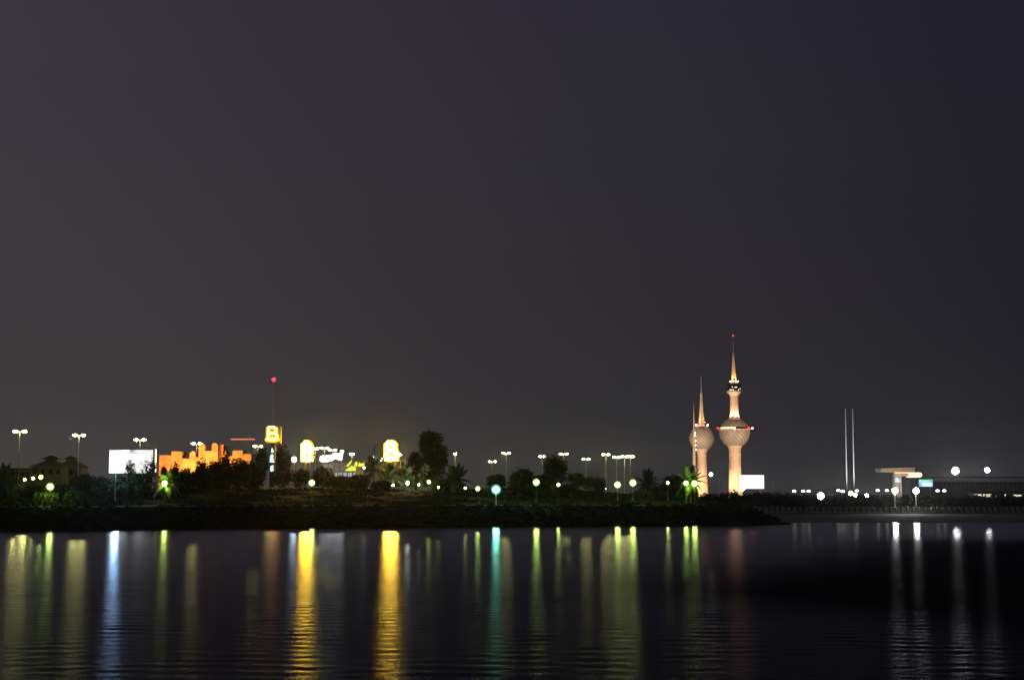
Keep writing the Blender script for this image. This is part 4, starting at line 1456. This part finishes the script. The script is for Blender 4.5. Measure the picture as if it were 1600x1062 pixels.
# far street furniture: gantries and bent lamp posts around the towers
for pts_, lab in (([(1117, 768), (1117, 753), (1118, 752), (1125, 752)], 'dim bent gantry post nearest the shorter tower'),
                  ([(1133.5, 766), (1133.5, 754.5), (1132, 753.5), (1127, 754.5)], 'dim bent gantry post left of the tallest tower foot'),
                  ([(1136, 767), (1136, 745.5)], 'straight bare post just left of the tallest tower foot'),
                  ([(1208.8, 768), (1208.8, 754.5)], None)):
    Yg = 860.0
    if lab is None:
        lab = 'post with a long horizontal arm right of the far billboard'
    p0 = P(pts_[0][0], 778, Yg)
    t = thing('gantry_post', lab, 'post', (p0.x, Yg, 2.05), 0, 'bare posts by the towers')
    q = [(0, 0, -0.2)] + [(P(a, c, Yg).x - p0.x, 0, P(a, c, Yg).z - 2.05) for a, c in pts_]
    MB().tube(q, 0.24, 6).build('post', M['white'], t)
    if 'horizontal' in lab:
        zz = PZ(754.5, Yg) - 2.05
        w0, w1 = PX(1196, Yg) - p0.x, PX(1231, Yg) - p0.x
        MB().tube([(w0, 0, zz + 0.5), (0, 0, zz + 0.3), (w1 * 0.8, 0, zz), (w1, 0, zz + 0.4)], 0.16, 6).build('arm', M['galv'], t)
        for kx in (0.0, 0.35, 0.8):
            xx = w0 + (w1 - w0) * kx
            MB().lathe([(0.05, 0.2), (0.05, zz + 0.2)], 5, (xx, 0, 0)).build('stay', M['galv'], t)

# ------------------------------------------------------------------ plants
def crown(lobes, n, size, seed):
    """leaf-clump faces spread through several lobes, denser toward their surface"""
    r_ = random.Random(seed)
    mb = MB()
    vol = [l_[3] * l_[4] * l_[5] for l_ in lobes]
    tot = sum(vol)
    vs, fs = [], []
    for (cx, cy, cz_, rx, ry, rz2), v in zip(lobes, vol):
        cnt = int(n * v / tot)
        for _ in range(cnt):
            d = Vector((r_.gauss(0, 1), r_.gauss(0, 1), r_.gauss(0, 1))).normalized()
            k = r_.random() ** 0.42 * (1.0 + 0.16 * r_.uniform(-1, 1))
            c = Vector((cx + d.x * rx * k, cy + d.y * ry * k, cz_ + d.z * rz2 * k))
            a = Vector((r_.gauss(0, 1), r_.gauss(0, 1), r_.gauss(0, 0.6) - 0.3)).normalized()
            b2 = a.cross(Vector((r_.gauss(0, 1), r_.gauss(0, 1), r_.gauss(0, 1)))).normalized()
            s_ = size * r_.uniform(0.55, 1.25)
            o_ = len(vs)
            vs += [c - a * s_, c + b2 * s_ * 0.42, c + a * s_, c - b2 * s_ * 0.42]
            fs.append((o_, o_ + 1, o_ + 2, o_ + 3))
    mb.add(vs, fs)
    return mb


seed_n = [100]


def tree(label, x, ytop, wpx, Y, leaf='leaf_a', shape='tall', n=1400, size=0.42, group=None, name='broadleaf_tree', crown_base=0.22, lean=0.0, px=None):
    seed_n[0] += 1
    r_ = random.Random(seed_n[0])
    X = PX(x, Y)
    zg_ = zground(X, Y)
    h = PZ(ytop, Y) - zg_
    w_ = wpx * Y / F_PX / 2
    t = thing(name, label, 'tree' if name.endswith('tree') else 'bush', (X, Y, zg_ - 0.05), 0, group)
    lobes = []
    cb = h * crown_base
    nl = {'tall': 9, 'round': 7, 'bush': 6}[shape]
    if shape == 'tall':
        for i in range(nl):
            f = i / (nl - 1)
            ww = w_ * 0.78 * (1 - 0.42 * f)
            lobes.append((r_.uniform(-0.32, 0.32) * w_ * (1 - 0.5 * f) + lean * w_ * f, r_.uniform(-0.4, 0.4) * w_ * 0.7, cb + (h - cb) * (0.18 + 0.70 * f), ww, ww, (h - cb) * 0.17))
    else:
        lobes.append((0, 0, cb + (h - cb) * 0.48, w_ * 0.86, w_ * 0.7, (h - cb) * 0.50))
        for i in range(nl):
            a = 2 * PI * i / nl + r_.uniform(-0.3, 0.3)
            q = r_.uniform(0.4, 0.62)
            lobes.append((math.cos(a) * w_ * q, math.sin(a) * w_ * q * 0.8, cb + (h - cb) * r_.uniform(0.28, 0.76), w_ * r_.uniform(0.3, 0.44), w_ * 0.36, (h - cb) * r_.uniform(0.18, 0.28)))
    if px:
        k_ = Y / F_PX
        lobes = [((a - x) * k_, r_.uniform(-0.6, 0.6), PZ(c, Y) - zg_, d * k_, d * k_ * 0.8, e_ * k_) for a, c, d, e_ in px]
    crown(lobes, n, size, seed_n[0]).build('crown', M[leaf], t)
    mb = MB()
    tr_ = max(0.06, min(0.26, h * 0.026))
    if shape != 'bush':
        mb.tube([(0, 0, -0.2), (r_.uniform(-.1, .1), 0, h * 0.3), (lean * w_ * 0.4, 0, h * 0.62)], [tr_ * 1.4, tr_, tr_ * 0.5], 7)
        for lb_ in lobes[:7]:
            mb.tube([(0, 0, h * 0.25), (lb_[0] * 0.5, lb_[1] * 0.5, (lb_[2] + h * 0.25) * 0.5 + 0.1), (lb_[0], lb_[1], lb_[2])], [tr_ * 0.7, tr_ * 0.45, tr_ * 0.18], 5)
    else:
        for lb_ in lobes[:5]:
            mb.tube([(lb_[0] * 0.15, lb_[1] * 0.15, -0.15), (lb_[0] * 0.6, lb_[1] * 0.6, lb_[2] * 0.6), (lb_[0], lb_[1], lb_[2])], [tr_ * 0.9, tr_ * 0.6, tr_ * 0.25], 5)
    mb.build('trunk' if shape != 'bush' else 'stems', M['bark'], t)
    return t


# palm frond meshes, shared by all palms
def frond_mesh(droop, L, seed):
    r_ = random.Random(seed)
    mb = MB()
    pts = []
    for i in range(9):
        u = i / 8
        pts.append(Vector((L * (u - 0.12 * droop * u * u), 0, L * (0.42 * u * (1 - 0.3 * droop) - droop * 0.75 * u ** 2.2))))
    mb.tube(pts, [0.035 * (1 - 0.8 * i / 8) + 0.006 for i in range(9)], 4)
    vs, fs = [], []
    for i in range(26):
        u = 0.12 + 0.88 * i / 25
        k = min(7, int(u * 8))
        p = pts[k].lerp(pts[k + 1], u * 8 - k)
        d = (pts[k + 1] - pts[k]).normalized()
        ll = L * 0.23 * math.sin(PI * min(1, 0.12 + 0.86 * u)) + 0.1
        for s_ in (-1, 1):
            tip = p + d * ll * 0.55 + Vector((0, s_ * ll * 0.85, -0.28 * ll + r_.uniform(-.05, .05)))
            o_ = len(vs)
            w_ = 0.075 + 0.02 * L / 2.5
            vs += [p - d * w_, p + d * w_, tip]
            fs.append((o_, o_ + 1, o_ + 2))
    mb.add(vs, fs)
    return mb.mesh('frond', M['frond'])


FRONDS = [frond_mesh(dr, 2.6, 40 + i) for i, dr in enumerate((0.15, 0.45, 0.8, 1.15))]


def palm(label, x, ytop, Y, trunk_h, size=1.0, nf=22, group='palms on the headland'):
    seed_n[0] += 1
    r_ = random.Random(seed_n[0])
    X = PX(x, Y)
    zg_ = zground(X, Y)
    h = max(0.5, PZ(ytop, Y) - zg_ - 1.25 * size) if trunk_h is None else trunk_h
    t = thing('palm_tree', label, 'palm', (X, Y, zg_ - 0.05), 0, group)
    prof = [(0.34, -0.1), (0.26, 0.25)]
    k = 0
    while prof[-1][1] < h:
        z = prof[-1][1] + 0.16
        prof.append((0.24 if k % 2 else 0.19, z))
        k += 1
    prof.append((0.3, h + 0.05))
    prof.append((0.1, h + 0.3))
    MB().lathe(prof, 8).build('trunk', M['palm_bark'], t)
    for i in range(nf):
        f = i / nf
        me = FRONDS[min(3, int(f * 4))]
        o_ = link('frond', me, t, (0, 0, h + 0.12))
        s_ = size * r_.uniform(0.85, 1.12)
        o_.scale = (s_, s_, s_)
        o_.rotation_euler = (r_.uniform(-0.2, 0.2), -R(62 - 78 * f) + r_.uniform(-0.12, 0.12), i * 2.39996 + r_.uniform(-0.2, 0.2))
    return t


palm('dark palm with feathery fronds at the far left edge', 5, 738, 330, None, 1.5, 28)
palm('low palm in the shrubs at the left picture edge', 16, 766, 276, 0.5, 1.2, 26)
palm('palm whose fronds are lit green by the garden lamp in front', 259, 731, 289.3, 3.5, 1.35, 36)
palm('dark palm standing right of the yellow gable', 583, 724, 408, None, 1.5, 30)
palm('palm lit from below left of centre in the lit palm row', 609, 735, 411, None, 1.55, 30)
palm('palm lit from below above the small white spot lamp', 636, 735, 412, None, 1.55, 30)
palm('palm lit dimly at the right end of the lit palm row', 658, 739, 413, None, 1.35, 28)
palm('bushy palm right of the tall dark tree', 711, 741, 380, None, 1.7, 32)
palm('dark palm right of the bright pair of garden lamps', 1012, 747, 362, None, 1.5, 28)
palm('palm lit green by the lamp pair near the needle tower', 1079, 742, 324.5, None, 1.35, 30)

tree('tall dark ragged tree standing alone above the lit palms', 676, 671, 50, 400, 'leaf_c', 'tall', 7500, 0.38, crown_base=0.12, px=[(668, 683, 13, 11), (680, 687, 13, 12), (672, 700, 18, 14), (689, 704, 11, 12), (664, 694, 11, 10), (682, 717, 17, 13), (668, 716, 12, 10), (694, 722, 7, 8), (682, 735, 14, 12), (672, 744, 9, 8)])
tree('dark lower tree leaning against the left side of the tall tree', 650, 705, 32, 404, 'leaf_c', 'round', 1500, 0.38, crown_base=0.3, px=[(648, 713, 9, 8), (642, 721, 7, 8), (655, 722, 9, 9), (650, 733, 7, 8)])
tree('round dark bush behind the green floodlight', 815, 730, 48, 372, 'leaf_a', 'round', 2000, 0.40, crown_base=0.08)
tree('dark tree hiding a street lamp behind the slipway lamp', 868, 711, 48, 400, 'leaf_a', 'round', 2400, 0.42, crown_base=0.1)
tree('pale distant tree right of the dark lamp tree', 900, 737, 34, 520, 'leaf_b', 'round', 900, 0.5, crown_base=0.15)
tree('pale distant tree below the small lone street lamp', 921, 742, 26, 525, 'leaf_b', 'round', 700, 0.5, crown_base=0.15)
tree('small dark tree left of the bright pair of garden lamps', 937, 744, 24, 380, 'leaf_a', 'round', 900, 0.38, crown_base=0.15)
tree('low dark bush on the slope right of the small slipway lamp', 902, 762, 22, 352, 'leaf_a', 'bush', 500, 0.34, name='round_bush', crown_base=0.0)
tree('wide dark tree with a pale globe lamp in front of it', 1052, 740, 44, 366, 'leaf_a', 'round', 1800, 0.4, crown_base=0.12)
tree('low dark bush left of the lamp pair near the towers', 1028, 757, 30, 350, 'leaf_a', 'bush', 700, 0.36, name='round_bush', crown_base=0.0)
tree('dark tree behind the square yellow sign', 440, 690, 34, 452, 'leaf_c', 'round', 1500, 0.45, crown_base=0.2)
tree('dark tree left behind the narrow blade sign', 408, 693, 26, 448, 'leaf_c', 'round', 1000, 0.45, crown_base=0.2)
tree('dark tree in front of the narrow blade sign foot', 440, 722, 38, 396, 'leaf_c', 'round', 1400, 0.42, crown_base=0.05)
tree('dark tree right below the first yellow letter', 505, 728, 44, 402, 'leaf_c', 'round', 1600, 0.42, crown_base=0.05)
tree('dark tree below the first yellow letter foot', 470, 730, 34, 398, 'leaf_c', 'round', 1200, 0.42, crown_base=0.05)
tree('dark tree right of the orange building main block', 352, 696, 16, 425, 'leaf_c', 'round', 500, 0.42, crown_base=0.3)
tree('thin tree against the orange wall right of the lamp', 314, 712, 24, 378, 'leaf_c', 'round', 520, 0.36, crown_base=0.35)
tree('small tree against the left orange wall', 274, 720, 12, 360, 'leaf_c', 'round', 480, 0.36, crown_base=0.3)
tree('small leafy tree in front of the white billboard', 203, 716, 20, 305, 'leaf_a', 'round', 330, 0.30, crown_base=0.45)
tree('leafy tree at the right corner of the billboard', 234, 715, 22, 308, 'leaf_a', 'round', 420, 0.32, crown_base=0.4)
SHRUB = [  # x, ytop, width, depth, leaf, label
    (30, 759, 34, 300, 'leaf_b', 'olive shrub below the leftmost small globe lamps'), (55, 759, 30, 296, 'leaf_b', 'olive shrub left of the brightest left garden lamp'),
    (98, 757, 34, 298, 'leaf_b', 'olive shrub right of the brightest left garden lamp'), (128, 742, 36, 310, 'leaf_a', 'dark shrub below the second street lamp'),
    (155, 744, 36, 306, 'leaf_a', 'dark shrub left of the billboard floodlight'), (188, 745, 34, 303, 'leaf_a', 'dark shrub below the left half of the billboard'),
    (218, 738, 36, 304, 'leaf_a', 'dark shrub below the right half of the billboard'), (288, 733, 34, 336, 'leaf_c', 'dark shrub right of the lit palm below the orange wall'),
    (318, 728, 36, 366, 'leaf_c', 'dark shrub below the street lamp at the orange building'), (345, 718, 40, 372, 'leaf_c', 'dark shrub below the orange parapet horns'),
    (372, 716, 36, 376, 'leaf_c', 'dark shrub below the right orange wing'), (396, 722, 34, 380, 'leaf_c', 'dark shrub at the right end of the orange building'),
    (532, 744, 36, 396, 'leaf_c', 'dark shrub below the bluish window front'), (560, 742, 34, 398, 'leaf_c', 'dark shrub below the yellow gable'),
    (595, 752, 30, 388, 'leaf_c', 'low dark shrub left of the lit garden wall'), (690, 748, 30, 392, 'leaf_c', 'dark shrub at the foot of the tall tree'),
    (775, 742, 30, 420, 'leaf_b', 'shrub behind the low twin-headed street lamp'), (845, 742, 34, 366, 'leaf_a', 'dark shrub right beside the round bush'),
    (885, 758, 30, 372, 'leaf_a', 'dark shrub behind the smaller slipway garden lamp'), (6, 757, 26, 292, 'leaf_b', 'olive shrub touching the left picture edge'),
    (70, 770, 36, 270, 'leaf_b', 'low olive shrub in front of the brightest left garden lamp'), (120, 768, 40, 272, 'leaf_a', 'low dark shrub on the slope left of the pale path'),
    (1075, 760, 30, 340, 'leaf_a', 'dark shrub below the lamp pair near the towers'), (1000, 768, 34, 336, 'leaf_a', 'low dark shrub below the right garden lamp of the pair'),
]
for x_, yt_, w_, Y_, lf, lab in SHRUB:
    tree(lab, x_, yt_ - 2, w_ * 1.2, Y_, lf, 'bush', 5200 if 300 < x_ < 420 else 3000, 0.36, 'shrubs on the headland', 'leafy_shrub', 0.0)
# the two unbroken hedge-like rows on the right
r_ = random.Random(5)
for i in range(12):
    x_ = 1102 + i * 14
    tree('one of the dark rounded bushes in the row below the towers', x_, r_.uniform(764, 770) + (3 if x_ > 1200 else 0), 24, 432 + r_.uniform(0, 8), 'leaf_c', 'bush', 700, 0.42, 'row of bushes below the towers', 'hedge_bush', 0.0)
for i in range(27):
    x_ = 1256 + i * 14
    tree('one of the dark rounded bushes in the row behind the esplanade wall', x_, r_.uniform(773.5, 777.5) + (5 if abs(x_ - 1282) < 12 else 0) - (3 if x_ > 1440 else 0), 26, 431.5 + r_.uniform(0, 7), 'leaf_c', 'bush', 650, 0.42, 'row of bushes behind the esplanade wall', 'hedge_bush', 0.0)

# ------------------------------------------------------------------ haze, added for a glow round the lamps
hz_me = MB().box(-1700, 2000, -120, 4500, -2.0, 192).mesh('added_haze', M['white'])
hz_me.materials.clear()
hm_ = bpy.data.materials.new('added_night_haze')
hm_.use_nodes = True
nt = hm_.node_tree
nt.nodes.clear()
vo_ = nt.nodes.new('ShaderNodeVolumePrincipled')
vo_.inputs['Color'].default_value = (0.93, 0.94, 0.97, 1)
vo_.inputs['Density'].default_value = 0.00005
vo_.inputs['Anisotropy'].default_value = 0.95
ou = nt.nodes.new('ShaderNodeOutputMaterial')
nt.links.new(vo_.outputs[0], ou.inputs['Volume'])
hz_me.materials.append(hm_)
tag(link('added_haze', hz_me), 'thin night haze added for a glow round the shore lamps', kind='stuff')
